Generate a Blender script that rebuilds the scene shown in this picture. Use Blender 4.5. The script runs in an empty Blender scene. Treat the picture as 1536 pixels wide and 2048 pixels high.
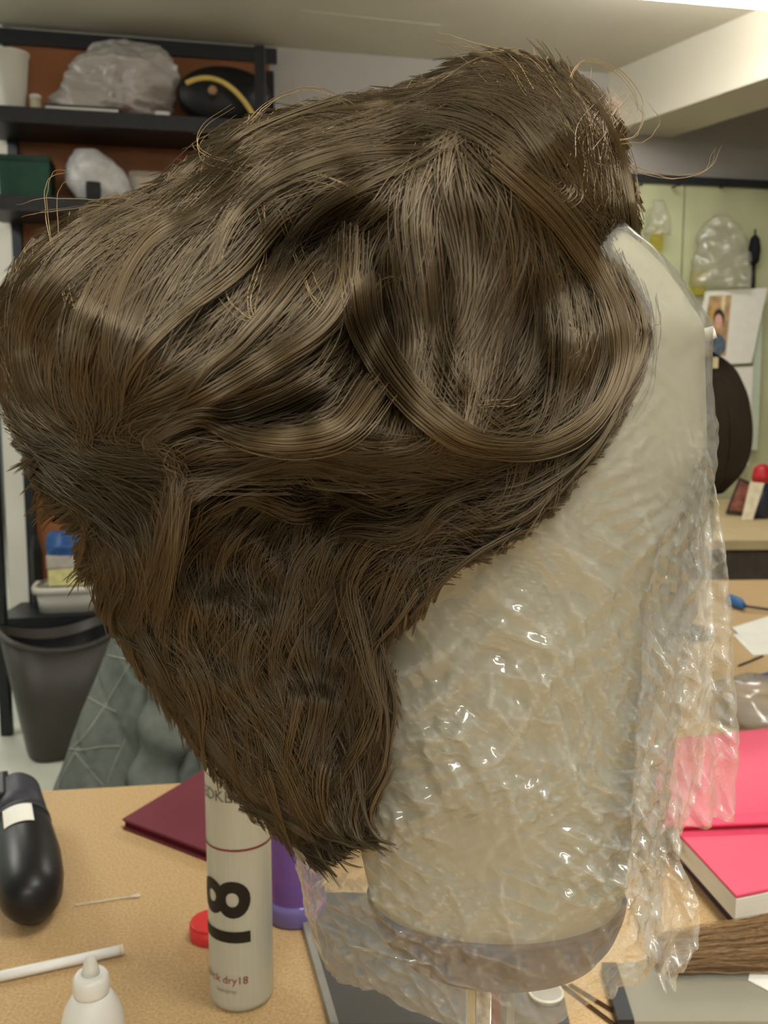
import bpy, bmesh, math, random
import numpy as np
from mathutils import Vector, Matrix, noise

random.seed(7)
rng = np.random.default_rng(11)
scene = bpy.context.scene
COL = scene.collection

# ---------------------------------------------------------------- camera, world, exposure
FPX = 1900.0
CAM = Vector((0.0, 0.0, 1.22))
PITCH = math.radians(7.3)
cam_data = bpy.data.cameras.new('camera')
cam_data.sensor_fit = 'HORIZONTAL'
cam_data.sensor_width = 36.0
cam_data.lens = FPX / 1536.0 * 36.0
cam_data.clip_start = 0.02
cam_data.clip_end = 60
cam_data.dof.use_dof = True
cam_data.dof.focus_distance = 0.36
cam_data.dof.aperture_fstop = 30.0
cam = bpy.data.objects.new('camera', cam_data)
cam.location = CAM
cam.rotation_euler = (math.pi / 2 - PITCH, 0, 0)
COL.objects.link(cam)
scene.camera = cam

world = bpy.data.worlds.new('world')
scene.world = world
world.use_nodes = True
world.node_tree.nodes['Background'].inputs[0].default_value = (0.9, 0.95, 1.0, 1)
world.node_tree.nodes['Background'].inputs[1].default_value = 0.25

scene.view_settings.view_transform = 'Standard'
scene.view_settings.look = 'None'
scene.view_settings.exposure = 0.12
scene.view_settings.gamma = 1.0
scene.view_settings.use_curve_mapping = False
LAMP_STRENGTH = 18.5
scene.cycles.max_bounces = 4
scene.cycles.diffuse_bounces = 2
scene.cycles.use_light_tree = False
scene.cycles.glossy_bounces = 2
scene.cycles.transmission_bounces = 3
scene.cycles.transparent_max_bounces = 8

# ---------------------------------------------------------------- projection helpers
SP, CP = math.sin(PITCH), math.cos(PITCH)

def ray(px, py):
    u = (px - 768.0) / FPX
    v = (1024.0 - py) / FPX
    return Vector((u, CP + v * SP, -SP + v * CP))

def at(px, py, Y):
    r = ray(px, py)
    return CAM + r * (Y / r.y)

def atz(px, py, z):
    r = ray(px, py)
    return CAM + r * ((z - CAM.z) / r.z)

def at_np(px, py, Y):
    u = (px - 768.0) / FPX
    v = (1024.0 - py) / FPX
    ry = CP + v * SP
    rz = -SP + v * CP
    t = Y / ry
    return np.stack([u * t, np.broadcast_to(Y, np.shape(t)) + 0 * t, CAM.z + rz * t], axis=-1)

# ---------------------------------------------------------------- materials
def lin(c):
    out = []
    for v in c[:3]:
        v = v / 255.0
        out.append(v / 12.92 if v <= 0.04045 else ((v + 0.055) / 1.055) ** 2.4)
    return (out[0], out[1], out[2], 1.0)

MATS = {}
def mat(name, rgb, rough=0.6, metal=0.0, var=0.12, scale=30.0, bump=0.0, bump_scale=None, trans=0.0, ior=1.45,
        detail=1.5, coat=0.0, spec=0.5, rgb2=None, stretch=None):
    if name in MATS:
        return MATS[name]
    m = bpy.data.materials.new(name)
    m.use_nodes = True
    nt = m.node_tree
    b = nt.nodes['Principled BSDF']
    matte = rough >= .7 and not metal and not trans and not coat
    if matte:
        nt.nodes.remove(b)
        b = nt.nodes.new('ShaderNodeBsdfDiffuse')
        nt.links.new(b.outputs[0], nt.nodes['Material Output'].inputs[0])
    tc = nt.nodes.new('ShaderNodeTexCoord')
    src = tc.outputs['Object']
    if stretch:
        mp = nt.nodes.new('ShaderNodeMapping')
        mp.inputs['Scale'].default_value = stretch
        nt.links.new(src, mp.inputs[0])
        src = mp.outputs[0]
    n = nt.nodes.new('ShaderNodeTexNoise')
    n.inputs['Scale'].default_value = scale
    n.inputs['Detail'].default_value = detail
    nt.links.new(src, n.inputs['Vector'])
    ramp = nt.nodes.new('ShaderNodeValToRGB')
    c = lin(rgb)
    if rgb2 is None:
        c1 = tuple(max(0, v * (1 - var)) for v in c[:3]) + (1,)
        c2 = tuple(min(1, v * (1 + var)) for v in c[:3]) + (1,)
    else:
        c1, c2 = c, lin(rgb2)
    ramp.color_ramp.elements[0].position = 0.32
    ramp.color_ramp.elements[1].position = 0.68
    ramp.color_ramp.elements[0].color = c1
    ramp.color_ramp.elements[1].color = c2
    nt.links.new(n.outputs['Fac'], ramp.inputs[0])
    nt.links.new(ramp.outputs[0], b.inputs['Color' if matte else 'Base Color'])
    if not matte:
        b.inputs['Roughness'].default_value = rough
        b.inputs['Metallic'].default_value = metal
        b.inputs['Specular IOR Level'].default_value = spec
        b.inputs['Transmission Weight'].default_value = trans
        b.inputs['IOR'].default_value = ior
        b.inputs['Coat Weight'].default_value = coat
    if bump:
        n2 = nt.nodes.new('ShaderNodeTexNoise')
        n2.inputs['Scale'].default_value = bump_scale or scale * 3
        n2.inputs['Detail'].default_value = 1
        nt.links.new(src, n2.inputs['Vector'])
        bp = nt.nodes.new('ShaderNodeBump')
        bp.inputs['Strength'].default_value = bump
        bp.inputs['Distance'].default_value = 0.002
        nt.links.new(n2.outputs['Fac'], bp.inputs['Height'])
        nt.links.new(bp.outputs[0], b.inputs['Normal'])
    MATS[name] = m
    return m

def film(name, haze=0.3, tint=(225, 222, 205), rough=0.12, gloss=0.5, bump=0.0, scale=45.0):
    """thin clear plastic: transparent, a little milky, glossy; its wrinkles are geometry"""
    if name in MATS:
        return MATS[name]
    m = bpy.data.materials.new(name)
    m.use_nodes = True
    nt = m.node_tree
    nt.nodes.clear()
    out = nt.nodes.new('ShaderNodeOutputMaterial')
    tr = nt.nodes.new('ShaderNodeBsdfTransparent')
    tr.inputs[0].default_value = (0.97, 0.965, 0.95, 1)
    df = nt.nodes.new('ShaderNodeBsdfDiffuse')
    df.inputs[0].default_value = lin(tint)
    mix1 = nt.nodes.new('ShaderNodeMixShader')
    ca = nt.nodes.new('ShaderNodeAttribute')
    ca.attribute_name = 'crease'
    hz = nt.nodes.new('ShaderNodeMath'); hz.operation = 'MULTIPLY_ADD'; hz.use_clamp = True
    hz.inputs[1].default_value = .42
    hz.inputs[2].default_value = haze
    nt.links.new(ca.outputs['Fac'], hz.inputs[0])
    nt.links.new(hz.outputs[0], mix1.inputs[0])
    nt.links.new(tr.outputs[0], mix1.inputs[1])
    nt.links.new(df.outputs[0], mix1.inputs[2])
    gl = nt.nodes.new('ShaderNodeBsdfGlossy')
    gl.inputs['Roughness'].default_value = rough
    lw = nt.nodes.new('ShaderNodeLayerWeight')
    lw.inputs[0].default_value = .25
    mf = nt.nodes.new('ShaderNodeMath'); mf.operation = 'MULTIPLY_ADD'; mf.inputs[1].default_value = gloss; mf.inputs[2].default_value = .055
    mf.use_clamp = True
    mn = nt.nodes.new('ShaderNodeMath'); mn.operation = 'MINIMUM'; mn.inputs[1].default_value = .38
    nt.links.new(mf.outputs[0], mn.inputs[0])
    nt.links.new(lw.outputs['Fresnel'], mf.inputs[0])
    mix2 = nt.nodes.new('ShaderNodeMixShader')
    nt.links.new(mn.outputs[0], mix2.inputs[0])
    nt.links.new(mix1.outputs[0], mix2.inputs[1])
    nt.links.new(gl.outputs[0], mix2.inputs[2])
    nt.links.new(mix2.outputs[0], out.inputs[0])
    MATS[name] = m
    return m

def hair_mat(name, dark, light, rough=0.28, shine=.30):
    m = bpy.data.materials.new(name)
    m.use_nodes = True
    nt = m.node_tree
    nt.nodes.clear()
    out = nt.nodes.new('ShaderNodeOutputMaterial')
    at_ = nt.nodes.new('ShaderNodeAttribute')
    at_.attribute_name = 'tone'
    ramp = nt.nodes.new('ShaderNodeValToRGB')
    ramp.color_ramp.elements[0].color = lin(dark)
    ramp.color_ramp.elements[1].color = lin(light)
    nt.links.new(at_.outputs['Fac'], ramp.inputs[0])
    df = nt.nodes.new('ShaderNodeBsdfDiffuse')
    nt.links.new(ramp.outputs[0], df.inputs[0])
    hr = nt.nodes.new('ShaderNodeBsdfHair')
    hr.component = 'Reflection'
    hr.inputs['RoughnessU'].default_value = rough
    hr.inputs['RoughnessV'].default_value = .6
    hr.inputs['Offset'].default_value = math.radians(3)
    hr.inputs['Color'].default_value = tuple(min(1, .25 * v + .2) for v in (.60, .36, .02)) + (1,)
    mx = nt.nodes.new('ShaderNodeMixShader')
    mx.inputs[0].default_value = shine
    nt.links.new(df.outputs[0], mx.inputs[1])
    nt.links.new(hr.outputs[0], mx.inputs[2])
    nt.links.new(mx.outputs[0], out.inputs[0])
    return m

def emit(name, rgb, strength):
    m = bpy.data.materials.new(name)
    m.use_nodes = True
    nt = m.node_tree
    nt.nodes.clear()
    out = nt.nodes.new('ShaderNodeOutputMaterial')
    e = nt.nodes.new('ShaderNodeEmission')
    e.inputs[0].default_value = lin(rgb)
    e.inputs[1].default_value = strength
    nt.links.new(e.outputs[0], out.inputs[0])
    return m

# ---------------------------------------------------------------- object helpers
def tag(o, label=None, cat=None, group=None, kind=None):
    if label: o['label'] = label
    if cat: o['category'] = cat
    if group: o['group'] = group
    if kind: o['kind'] = kind
    return o

def empty(name, loc, label, cat, group=None):
    o = bpy.data.objects.new(name, None)
    o.location = loc
    o.empty_display_size = 0.05
    COL.objects.link(o)
    return tag(o, label, cat, group)

def put(o, parent=None):
    COL.objects.link(o)
    if parent is not None:
        base = parent
        m = Matrix.Identity(4)
        while base is not None:
            m = base.matrix_basis @ m if base.parent is None else base.matrix_parent_inverse @ base.matrix_basis @ m
            base = base.parent
        o.parent = parent
        o.matrix_parent_inverse = m.inverted()
    return o

def mesh_obj(name, verts, faces, material, parent=None, smooth=True):
    me = bpy.data.meshes.new(name)
    me.from_pydata([tuple(v) for v in verts], [], faces)
    me.validate()
    if smooth:
        me.polygons.foreach_set('use_smooth', [True] * len(me.polygons))
    me.materials.append(material)
    return put(bpy.data.objects.new(name, me), parent)

def bm_obj(name, bm, material, parent=None, smooth=False):
    bmesh.ops.recalc_face_normals(bm, faces=bm.faces)
    me = bpy.data.meshes.new(name)
    bm.to_mesh(me)
    bm.free()
    if smooth:
        me.polygons.foreach_set('use_smooth', [True] * len(me.polygons))
    me.materials.append(material)
    return put(bpy.data.objects.new(name, me), parent)

def hexa(name, bottom4, up, material, parent=None, bevel=0.0):
    """a slab: four corners and an extrusion vector"""
    bm = bmesh.new()
    b = [bm.verts.new(Vector(v)) for v in bottom4]
    t = [bm.verts.new(Vector(v) + Vector(up)) for v in bottom4]
    bm.faces.new(b[::-1]); bm.faces.new(t)
    for i in range(4):
        j = (i + 1) % 4
        bm.faces.new((b[i], b[j], t[j], t[i]))
    if bevel:
        bmesh.ops.bevel(bm, geom=list(bm.edges), offset=bevel, segments=2, profile=0.7, affect='EDGES')
    return bm_obj(name, bm, material, parent)

def boxc(name, c, size, material, parent=None, rz=0.0, bevel=0.0):
    c = Vector(c); sx, sy, sz = (s / 2 for s in size)
    ca, sa = math.cos(rz), math.sin(rz)
    q = []
    for x, y in ((-sx, -sy), (sx, -sy), (sx, sy), (-sx, sy)):
        q.append(c + Vector((x * ca - y * sa, x * sa + y * ca, -sz)))
    return hexa(name, q, (0, 0, 2 * sz), material, parent, bevel)

def lathe(name, profile, origin, axis, material, parent=None, seg=40, squash=(1, 1), smooth=True, cap=True):
    """profile: list of (radius, distance along axis)"""
    axis = Vector(axis).normalized()
    ref = Vector((0, 0, 1)) if abs(axis.z) < 0.9 else Vector((1, 0, 0))
    s = axis.cross(ref).normalized()
    t = axis.cross(s).normalized()
    V, F = [], []
    o = Vector(origin)
    for r, d in profile:
        for i in range(seg):
            a = 2 * math.pi * i / seg
            V.append(o + axis * d + s * (r * squash[0] * math.cos(a)) + t * (r * squash[1] * math.sin(a)))
    n = len(profile)
    for k in range(n - 1):
        for i in range(seg):
            j = (i + 1) % seg
            F.append((k * seg + i, k * seg + j, (k + 1) * seg + j, (k + 1) * seg + i))
    if cap:
        F.append(tuple(range(seg))[::-1])
        F.append(tuple((n - 1) * seg + i for i in range(seg)))
    me = bpy.data.meshes.new(name)
    me.from_pydata([tuple(v) for v in V], [], F)
    me.materials.append(material)
    if smooth:
        me.polygons.foreach_set('use_smooth', [len(p.vertices) == 4 for p in me.polygons])
    bm = bmesh.new(); bm.from_mesh(me)
    bmesh.ops.recalc_face_normals(bm, faces=bm.faces)
    bm.to_mesh(me); bm.free()
    return put(bpy.data.objects.new(name, me), parent)

def catmull(pts, n):
    P = np.array(pts, float)
    if len(P) == 2:
        t = np.linspace(0, 1, n)[:, None]
        return P[0] * (1 - t) + P[1] * t
    P = np.vstack([2 * P[0] - P[1], P, 2 * P[-1] - P[-2]])
    m = len(P) - 3
    out = []
    for s in np.linspace(0, m - 1e-6, n):
        i = int(s); u = s - i
        a, b, c, d = P[i:i + 4]
        out.append(0.5 * ((2 * b) + (-a + c) * u + (2 * a - 5 * b + 4 * c - d) * u * u + (-a + 3 * b - 3 * c + d) * u ** 3))
    return np.array(out)

def tube(name, pts, r, material, parent=None, n=24, seg=8, r_end=None):
    P = [Vector(p) for p in catmull(pts, n)]
    V, F = [], []
    prev = None
    for k, p in enumerate(P):
        d = (P[min(k + 1, n - 1)] - P[max(k - 1, 0)]).normalized()
        if prev is None:
            ref = Vector((0, 0, 1)) if abs(d.z) < 0.9 else Vector((1, 0, 0))
            s = d.cross(ref).normalized()
        else:
            s = (prev - d * prev.dot(d)).normalized()
        prev = s
        t = d.cross(s)
        rr = r if r_end is None else r + (r_end - r) * k / (n - 1)
        for i in range(seg):
            a = 2 * math.pi * i / seg
            V.append(p + s * (rr * math.cos(a)) + t * (rr * math.sin(a)))
    for k in range(n - 1):
        for i in range(seg):
            j = (i + 1) % seg
            F.append((k * seg + i, k * seg + j, (k + 1) * seg + j, (k + 1) * seg + i))
    F.append(tuple(range(seg))[::-1])
    F.append(tuple((n - 1) * seg + i for i in range(seg)))
    return mesh_obj(name, V, F, material, parent)

def interp_rows(rows, n):
    R = np.array(rows, float)
    ys = np.linspace(R[0, 0], R[-1, 0], n)
    out = [ys]
    for c in range(1, R.shape[1]):
        out.append(np.interp(ys, R[:, 0], R[:, c]))
    A = np.stack(out, 1)
    k = np.array([1, 2, 3, 2, 1.0]); k /= k.sum()
    B = A.copy()
    for c in range(1, A.shape[1]):
        pad = np.concatenate([[A[0, c]] * 2, A[:, c], [A[-1, c]] * 2])
        B[:, c] = np.convolve(pad, k, 'valid')
    return B

def loft(name, rows, Y0, nrow, ncol, material, parent=None, power=2.0, disp=None, cap_top=True, cap_bot=True, rowz=None):
    """rows (py, left px, right px, half depth) -> closed rings around the vertical"""
    B = interp_rows(rows, nrow)
    V, F = [], []
    for k, (py, L, R, b) in enumerate(B):
        pl, pr = at(L, py, Y0), at(R, py, Y0)
        cx, ax, z = (pl.x + pr.x) / 2, (pr.x - pl.x) / 2, pl.z
        for i in range(ncol):
            a = 2 * math.pi * i / ncol
            c, s = math.cos(a), math.sin(a)
            x = abs(c) ** (2 / power) * (1 if c >= 0 else -1)
            y = abs(s) ** (2 / power) * (1 if s >= 0 else -1)
            p = Vector((cx + ax * x, Y0 + b * y, z))
            if disp:
                nrm = Vector((x / max(ax, 1e-4), y / max(b, 1e-4), 0)).normalized()
                p = disp(p, nrm, k / (nrow - 1), a)
            V.append(p)
    for k in range(nrow - 1):
        for i in range(ncol):
            j = (i + 1) % ncol
            F.append((k * ncol + i, (k + 1) * ncol + i, (k + 1) * ncol + j, k * ncol + j))
    if cap_top:
        c = sum((V[i] for i in range(ncol)), Vector()) / ncol
        V.append(c); ci = len(V) - 1
        for i in range(ncol):
            F.append((ci, i, (i + 1) % ncol))
    if cap_bot:
        o = (nrow - 1) * ncol
        c = sum((V[o + i] for i in range(ncol)), Vector()) / ncol
        V.append(c); ci = len(V) - 1
        for i in range(ncol):
            F.append((ci, o + (i + 1) % ncol, o + i))
    return mesh_obj(name, V, F, material, parent)

def crumple(p, s1, a1, s2, a2):
    """facetted crumple height for wrapped plastic"""
    q = p * s1
    h = a1 * noise.noise(q)
    d = noise.voronoi(p * s2 + Vector((3.1, 1.7, 0.4)))[0]
    h += a2 * (1.0 - min(1.0, (d[1] - d[0]) * 2.2))
    return h

def sheet(name, left, right, Y, material, parent=None, nu=24, nv=60, fold=0.004, nfold=4, seed=0.0, ygap=None, cr=0.0025):
    """hanging sheet between two pixel edge lines at depth Y(u)"""
    Lp, Rp = catmull(left, nv), catmull(right, nv)
    V, F, cre = [], [], []
    for k in range(nv):
        for i in range(nu):
            u = i / (nu - 1)
            px, py = Lp[k] * (1 - u) + Rp[k] * u
            yy = Y[0] * (1 - u) + Y[1] * u
            p = at(px, py, yy)
            h = fold * math.sin(u * nfold * math.pi * 2 + seed + 1.5 * noise.noise(Vector((u * 2, k / nv * 4, seed))))
            hc, c_ = crinkle(p + Vector((seed, 0, 0)))
            cre.append(c_)
            V.append(p + Vector((0, -h - hc * cr / .0025, 0)))
    for k in range(nv - 1):
        for i in range(nu - 1):
            F.append((k * nu + i, (k + 1) * nu + i, (k + 1) * nu + i + 1, k * nu + i + 1))
    o = mesh_obj(name, V, F, material, parent)
    ca = o.data.attributes.new('crease', 'FLOAT', 'POINT')
    ca.data.foreach_set('value', np.array(cre, np.float32))
    return o

def struct(o):
    o['kind'] = 'structure'
    return o

# ================================================================= the room
CEIL = 2.50
TABLE = 0.75
WS = 0.22                      # the back wall runs slightly away to the right
def wall_y(x): return 3.86 + WS * x

m_wall = mat('wall_paint', (176, 172, 164), 0.85, var=0.04, scale=4)
m_ceil = mat('ceiling_paint', (214, 208, 190), 0.9, var=0.03, scale=3)
m_pale = mat('pale_wall_paint', (186, 200, 194), 0.8, var=0.04, scale=4)
m_floor = mat('vinyl_floor', (206, 208, 192), 0.35, var=0.05, scale=8)
m_black = mat('black_metal', (24, 26, 30), 0.45, var=0.2)
m_brown = mat('brown_board', (138, 84, 44), 0.6, var=0.18, scale=6, stretch=(1, 1, 0.25))
m_white = mat('white_paint', (226, 222, 208), 0.6, var=0.04, scale=6)

struct(hexa('floor', [(-4, -2.5, -0.05), (3, -2.5, -0.05), (3, 10, -0.05), (-4, 10, -0.05)], (0, 0, 0.05), m_floor))
struct(hexa('ceiling', [(-4, -2.5, CEIL), (3, -2.5, CEIL), (3, 10, CEIL), (-4, 10, CEIL)], (0, 0, 0.05), m_ceil))
wx0 = -1.40
struct(hexa('wall_back', [(wx0, wall_y(wx0), 0), (2.6, wall_y(2.6), 0), (2.6, wall_y(2.6) + .12, 0), (wx0, wall_y(wx0) + .12, 0)], (0, 0, CEIL), m_wall))
struct(hexa('wall_right', [(2.6, -2.5, 0), (2.72, -2.5, 0), (2.72, 5, 0), (2.6, 5, 0)], (0, 0, CEIL), m_wall))
struct(hexa('wall_left', [(-3.6, -2.5, 0), (-3.48, -2.5, 0), (-3.48, 10, 0), (-3.6, 10, 0)], (0, 0, CEIL), m_pale))
struct(hexa('wall_far', [(-3.6, 9.0, 0), (0.5, 9.0, 0), (0.5, 9.12, 0), (-3.6, 9.12, 0)], (0, 0, CEIL), m_pale))
struct(hexa('wall_rear', [(-3.6, -2.5, 0), (2.7, -2.5, 0), (2.7, -2.4, 0), (-3.6, -2.4, 0)], (0, 0, CEIL), m_wall))
struct(hexa('baseboard_far', [(-3.48, 8.98, 0), (0.5, 8.98, 0), (0.5, 9.0, 0), (-3.48, 9.0, 0)], (0, 0, 0.14), mat('dark_baseboard', (52, 64, 60), 0.6)))
# white trim on the corner of the back wall
struct(hexa('trim_1', [(wx0 - .02, wall_y(wx0) - .015, 0), (wx0 + .05, wall_y(wx0) - .015 + .011, 0), (wx0 + .05, wall_y(wx0) + .011, 0), (wx0 - .02, wall_y(wx0) + .13, 0)], (0, 0, CEIL), m_white))

# ceiling beam running back to the wall
b1, b2 = atz(1600, -17, CEIL), atz(1216, 146, CEIL)
bd = (b2 - b1).normalized()
bn = Vector((-bd.y, bd.x, 0)); bn = bn if bn.x > 0 else -bn
s0 = b1 - bd * 2.2
struct(hexa('trim_2', [s0 + Vector((0, 0, -.235)), b2 + Vector((0, 0, -.235)), b2 + bn * .28 + Vector((0, 0, -.235)), s0 + bn * .28 + Vector((0, 0, -.235))], (0, 0, .235), m_ceil))
# ceiling hatch with a thin dark gap around it
hq = [atz(575, 58, CEIL), atz(850, 92, CEIL), atz(880, 50, CEIL), atz(600, 20, CEIL)]
struct(hexa('trim_3', [h + Vector((0, 0, -.0015)) for h in hq], (0, 0, .0015), m_ceil))

# ---- fluorescent ceiling lamps (these light the room)
m_tube = emit('lamp_diffuser', (254, 251, 246), LAMP_STRENGTH)
def fixture(cx, cy, lx, ly, label, rz=0.0):
    t = empty('fluorescent_lamp', (cx, cy, CEIL), label, 'ceiling lamp', 'fluorescent lamps on the ceiling')
    boxc('housing', (cx, cy, CEIL - .025), (lx * .8, ly * .8, .05), m_white, t, rz)
    boxc('diffuser', (cx, cy, CEIL - .09), (lx, ly, .08), m_tube, t, rz)
    return t
fixture(0.93, 2.904, 0.8, 0.22, 'white fluorescent ceiling lamp in the top right corner beside the beam', .2)
fixture(0.45, -0.15, 0.30, 1.5, 'white fluorescent ceiling lamp above the work table')
fixture(-2.3, 2.3, 0.30, 1.2, 'white fluorescent ceiling lamp over the aisle left of the table')
fixture(0.15, -1.75, 1.2, 0.30, 'added white ceiling lamp behind the camera, for glints on the bag')  # added lamp out of view, placed to give glints on the bag
fixture(-2.4, 5.2, 0.30, 1.2, 'white fluorescent ceiling lamp in the corridor behind the shelves')

# ---- right part of the back wall: pale board with a dark rail and hanging things
def on_wall(px, py, off=0.0):
    r = ray(px, py)
    t = (3.86 - off + WS * CAM.x) / (r.y - WS * r.x)
    return CAM + r * t
m_board = mat('pale_green_board', (196, 200, 158), 0.55, var=0.10, scale=5)
wdir = Vector((1, WS, 0)).normalized()
wn = Vector((WS, -1, 0)).normalized()
def wall_panel(name, x0, x1, y0, y1, off, thick, material, parent=None, bevel=0.0):
    c = [on_wall(x0, y1, off), on_wall(x1, y1, off), on_wall(x1, y0, off), on_wall(x0, y0, off)]
    z0, z1 = c[0].z, c[3].z
    a, b = c[0], c[1]
    q = [Vector((a.x, a.y, z0)), Vector((b.x, b.y, z0)), Vector((b.x, b.y, z0)) - wn * thick, Vector((a.x, a.y, z0)) - wn * thick]
    return hexa(name, q, (0, 0, z1 - z0), material, parent, bevel)
e0 = on_wall(1400, 1000, 0)
board = empty('storage_board', (e0.x, e0.y, .76), 'pale green wall board under a dark rail, right of the block', 'wall board')
wall_panel('panel', 1180, 1344, 356, 1002, .03, .028, m_board, board)
wall_panel('panel', 1347, 1660, 356, 1002, .03, .028, m_board, board)
wall_panel('rail', 1180, 1660, 342, 358, .05, .045, mat('rail_dark', (38, 40, 42), .5), board)
for x in (1270, 1345, 1440, 1525):
    lathe('hook', [(.004, 0), (.004, .05), (.007, .055)], on_wall(x, 375, .035), wn, m_black, board, seg=8)

m_bagsmall = film('small_clear_bag', .16, rough=.2, scale=30)
def hanging_bag(x0, x1, y0, y1, label, tri=0.0):
    c = on_wall((x0 + x1) / 2, y1, .05)
    Y0 = c.y
    rows = [(y0, (x0 + x1) / 2 - 6, (x0 + x1) / 2 + 6, .004)]
    for f in (.15, .4, .7, .92, 1.0):
        w = (x1 - x0) / 2 * (.35 + .65 * min(1, f + tri))
        rows.append((y0 + (y1 - y0) * f, (x0 + x1) / 2 - w, (x0 + x1) / 2 + w, .03 if f < .95 else .012))
    o = loft('clear_bag', rows, Y0 - .06, 30, 36, m_bagsmall, None,
             disp=lambda p, n, v, a: p + n * crumple(p, 25, .012, 22, .010))
    return tag(o, label, 'plastic bag', 'clear bags hanging on the wall board')
hanging_bag(1290, 1342, 400, 470, 'small clear plastic bag hanging left on the pale green board')
hanging_bag(1385, 1500, 430, 575, 'large clear plastic bag hanging in the middle of the pale green board', .3)
# yellow card swatches on the board
for (x0, x1, y0, y1, lab) in ((1300, 1326, 455, 505, 'upper yellow card on the pale green board beside the forehead'),
                              (1380, 1412, 540, 590, 'lower yellow card on the pale green board above the white papers')):
    o = wall_panel('yellow_card', x0, x1, y0, y1, .038, .004, mat('yellow_card', (196, 186, 84), .7))
    tag(o, lab, 'card', 'yellow cards on the wall board')
# black brush hanging on the board
bp = on_wall(1510, 478, .06)
br = empty('wall_brush', bp, 'black brush hanging on the pale board at the right edge', 'brush')
lathe('brush_head', [(.006, 0), (.022, .02), (.026, .07), (.02, .11), (.008, .125)], bp + Vector((0, 0, -.11)), (0, 0, 1), mat('black_bristle', (40, 40, 44), .8), br, seg=14)
lathe('handle', [(.009, 0), (.011, .05), (.007, .11)], bp + Vector((0, 0, -.215)), (0, 0, 1), m_black, br, seg=12)
lathe('hanging_loop', [(.004, 0), (.004, .03)], bp + Vector((0, 0, .01)), (0, 0, 1), m_black, br, seg=8)

# ---- white paper with a printed photograph, and a second sheet below it
m_paper = mat('white_paper', (246, 244, 232), .8, var=.02)
def paper(quad, off, label, cat='paper', name='paper_sheet', m=m_paper):
    q = [on_wall(x, y, off) for x, y in quad]
    base = (q[0] + q[1]) / 2
    e = empty(name, base, label, cat)
    hexa('sheet', q, wn * .003, m, e)
    return e
pp = paper([(1376, 732), (1502, 726), (1534, 576), (1411, 583)], .10, 'white paper sheet with a printed portrait photo, pinned above the dark wig', name='photo_print')
def print_rect(quad, m, parent, lift):
    q = [on_wall(x, y, .10 + .003 + lift) for x, y in quad]
    return hexa('printed_area', q, wn * .0008, m, parent.children[0])
def print_ell(cx, cy, rx, ry, m, parent, lift, n=20):
    c = [on_wall(cx + rx * math.cos(2 * math.pi * i / n), cy + ry * math.sin(2 * math.pi * i / n), .10 + .003 + lift) for i in range(n)]
    d = [v + wn * .0008 for v in c]
    F = [tuple(range(n)), tuple(range(n, 2 * n))[::-1]] + [(i, (i + 1) % n, n + (i + 1) % n, n + i) for i in range(n)]
    return mesh_obj('printed_figure', c + d, F, m, parent.children[0], smooth=False)
print_rect([(1398, 713), (1451, 712), (1463, 590), (1419, 592)], mat('print_tan', (196, 160, 116), .6, var=.25, scale=30), pp, .0)
print_rect([(1441, 640), (1447, 640), (1452, 591), (1444, 591)], mat('print_cream', (236, 222, 180), .6), pp, .001)
print_rect([(1418, 650), (1424, 650), (1430, 612), (1424, 612)], mat('print_gold', (214, 176, 96), .6), pp, .001)
print_ell(1438, 636, 11, 18, mat('print_dark', (66, 52, 46), .6), pp, .002)
print_ell(1437, 643, 8, 15, mat('print_skin', (226, 176, 158), .6), pp, .003)
print_ell(1429, 690, 23, 24, mat('print_blue', (96, 112, 124), .6, var=.3, scale=60), pp, .0015)
paper([(1450, 930), (1496, 930), (1506, 732), (1455, 734)], .085, 'long white paper sheet hanging below the portrait photo', name='paper_sheet')
paper([(1498, 900), (1514, 900), (1526, 600), (1510, 600)], .075, 'narrow pale green paper strip beside the portrait photo', name='paper_strip', m=mat('pale_green_paper', (206, 218, 196), .8, var=.03))

# ---- counter along the back wall (right)
m_cork = mat('particle_board', (186, 152, 104), .55, rgb2=(216, 184, 134), scale=420, detail=2)
m_counter = mat('counter_top', (206, 184, 140), .6, var=.05, scale=12)
m_fascia = mat('counter_fascia', (92, 84, 74), .7, var=.12)
cy0 = 2.92
cn = empty('back_counter', (1.4, 3.4, 0), 'beige topped counter with dark front along the back wall', 'counter')
hexa('counter_top', [(.35, cy0, TABLE - .03), (2.5, cy0 + .12, TABLE - .03), (2.5, wall_y(2.5) - .05, TABLE - .03), (.35, wall_y(.35) - .05, TABLE - .03)], (0, 0, .03), m_counter, cn)
hexa('front_panel', [(.35, cy0 + .03, 0), (2.5, cy0 + .15, 0), (2.5, cy0 + .17, 0), (.35, cy0 + .05, 0)], (0, 0, TABLE - .03), m_fascia, cn)
hexa('side_panel', [(.35, cy0 + .05, 0), (.37, cy0 + .05, 0), (.37, wall_y(.35) - .06, 0), (.35, wall_y(.35) - .06, 0)], (0, 0, TABLE - .03), m_fascia, cn)

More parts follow.
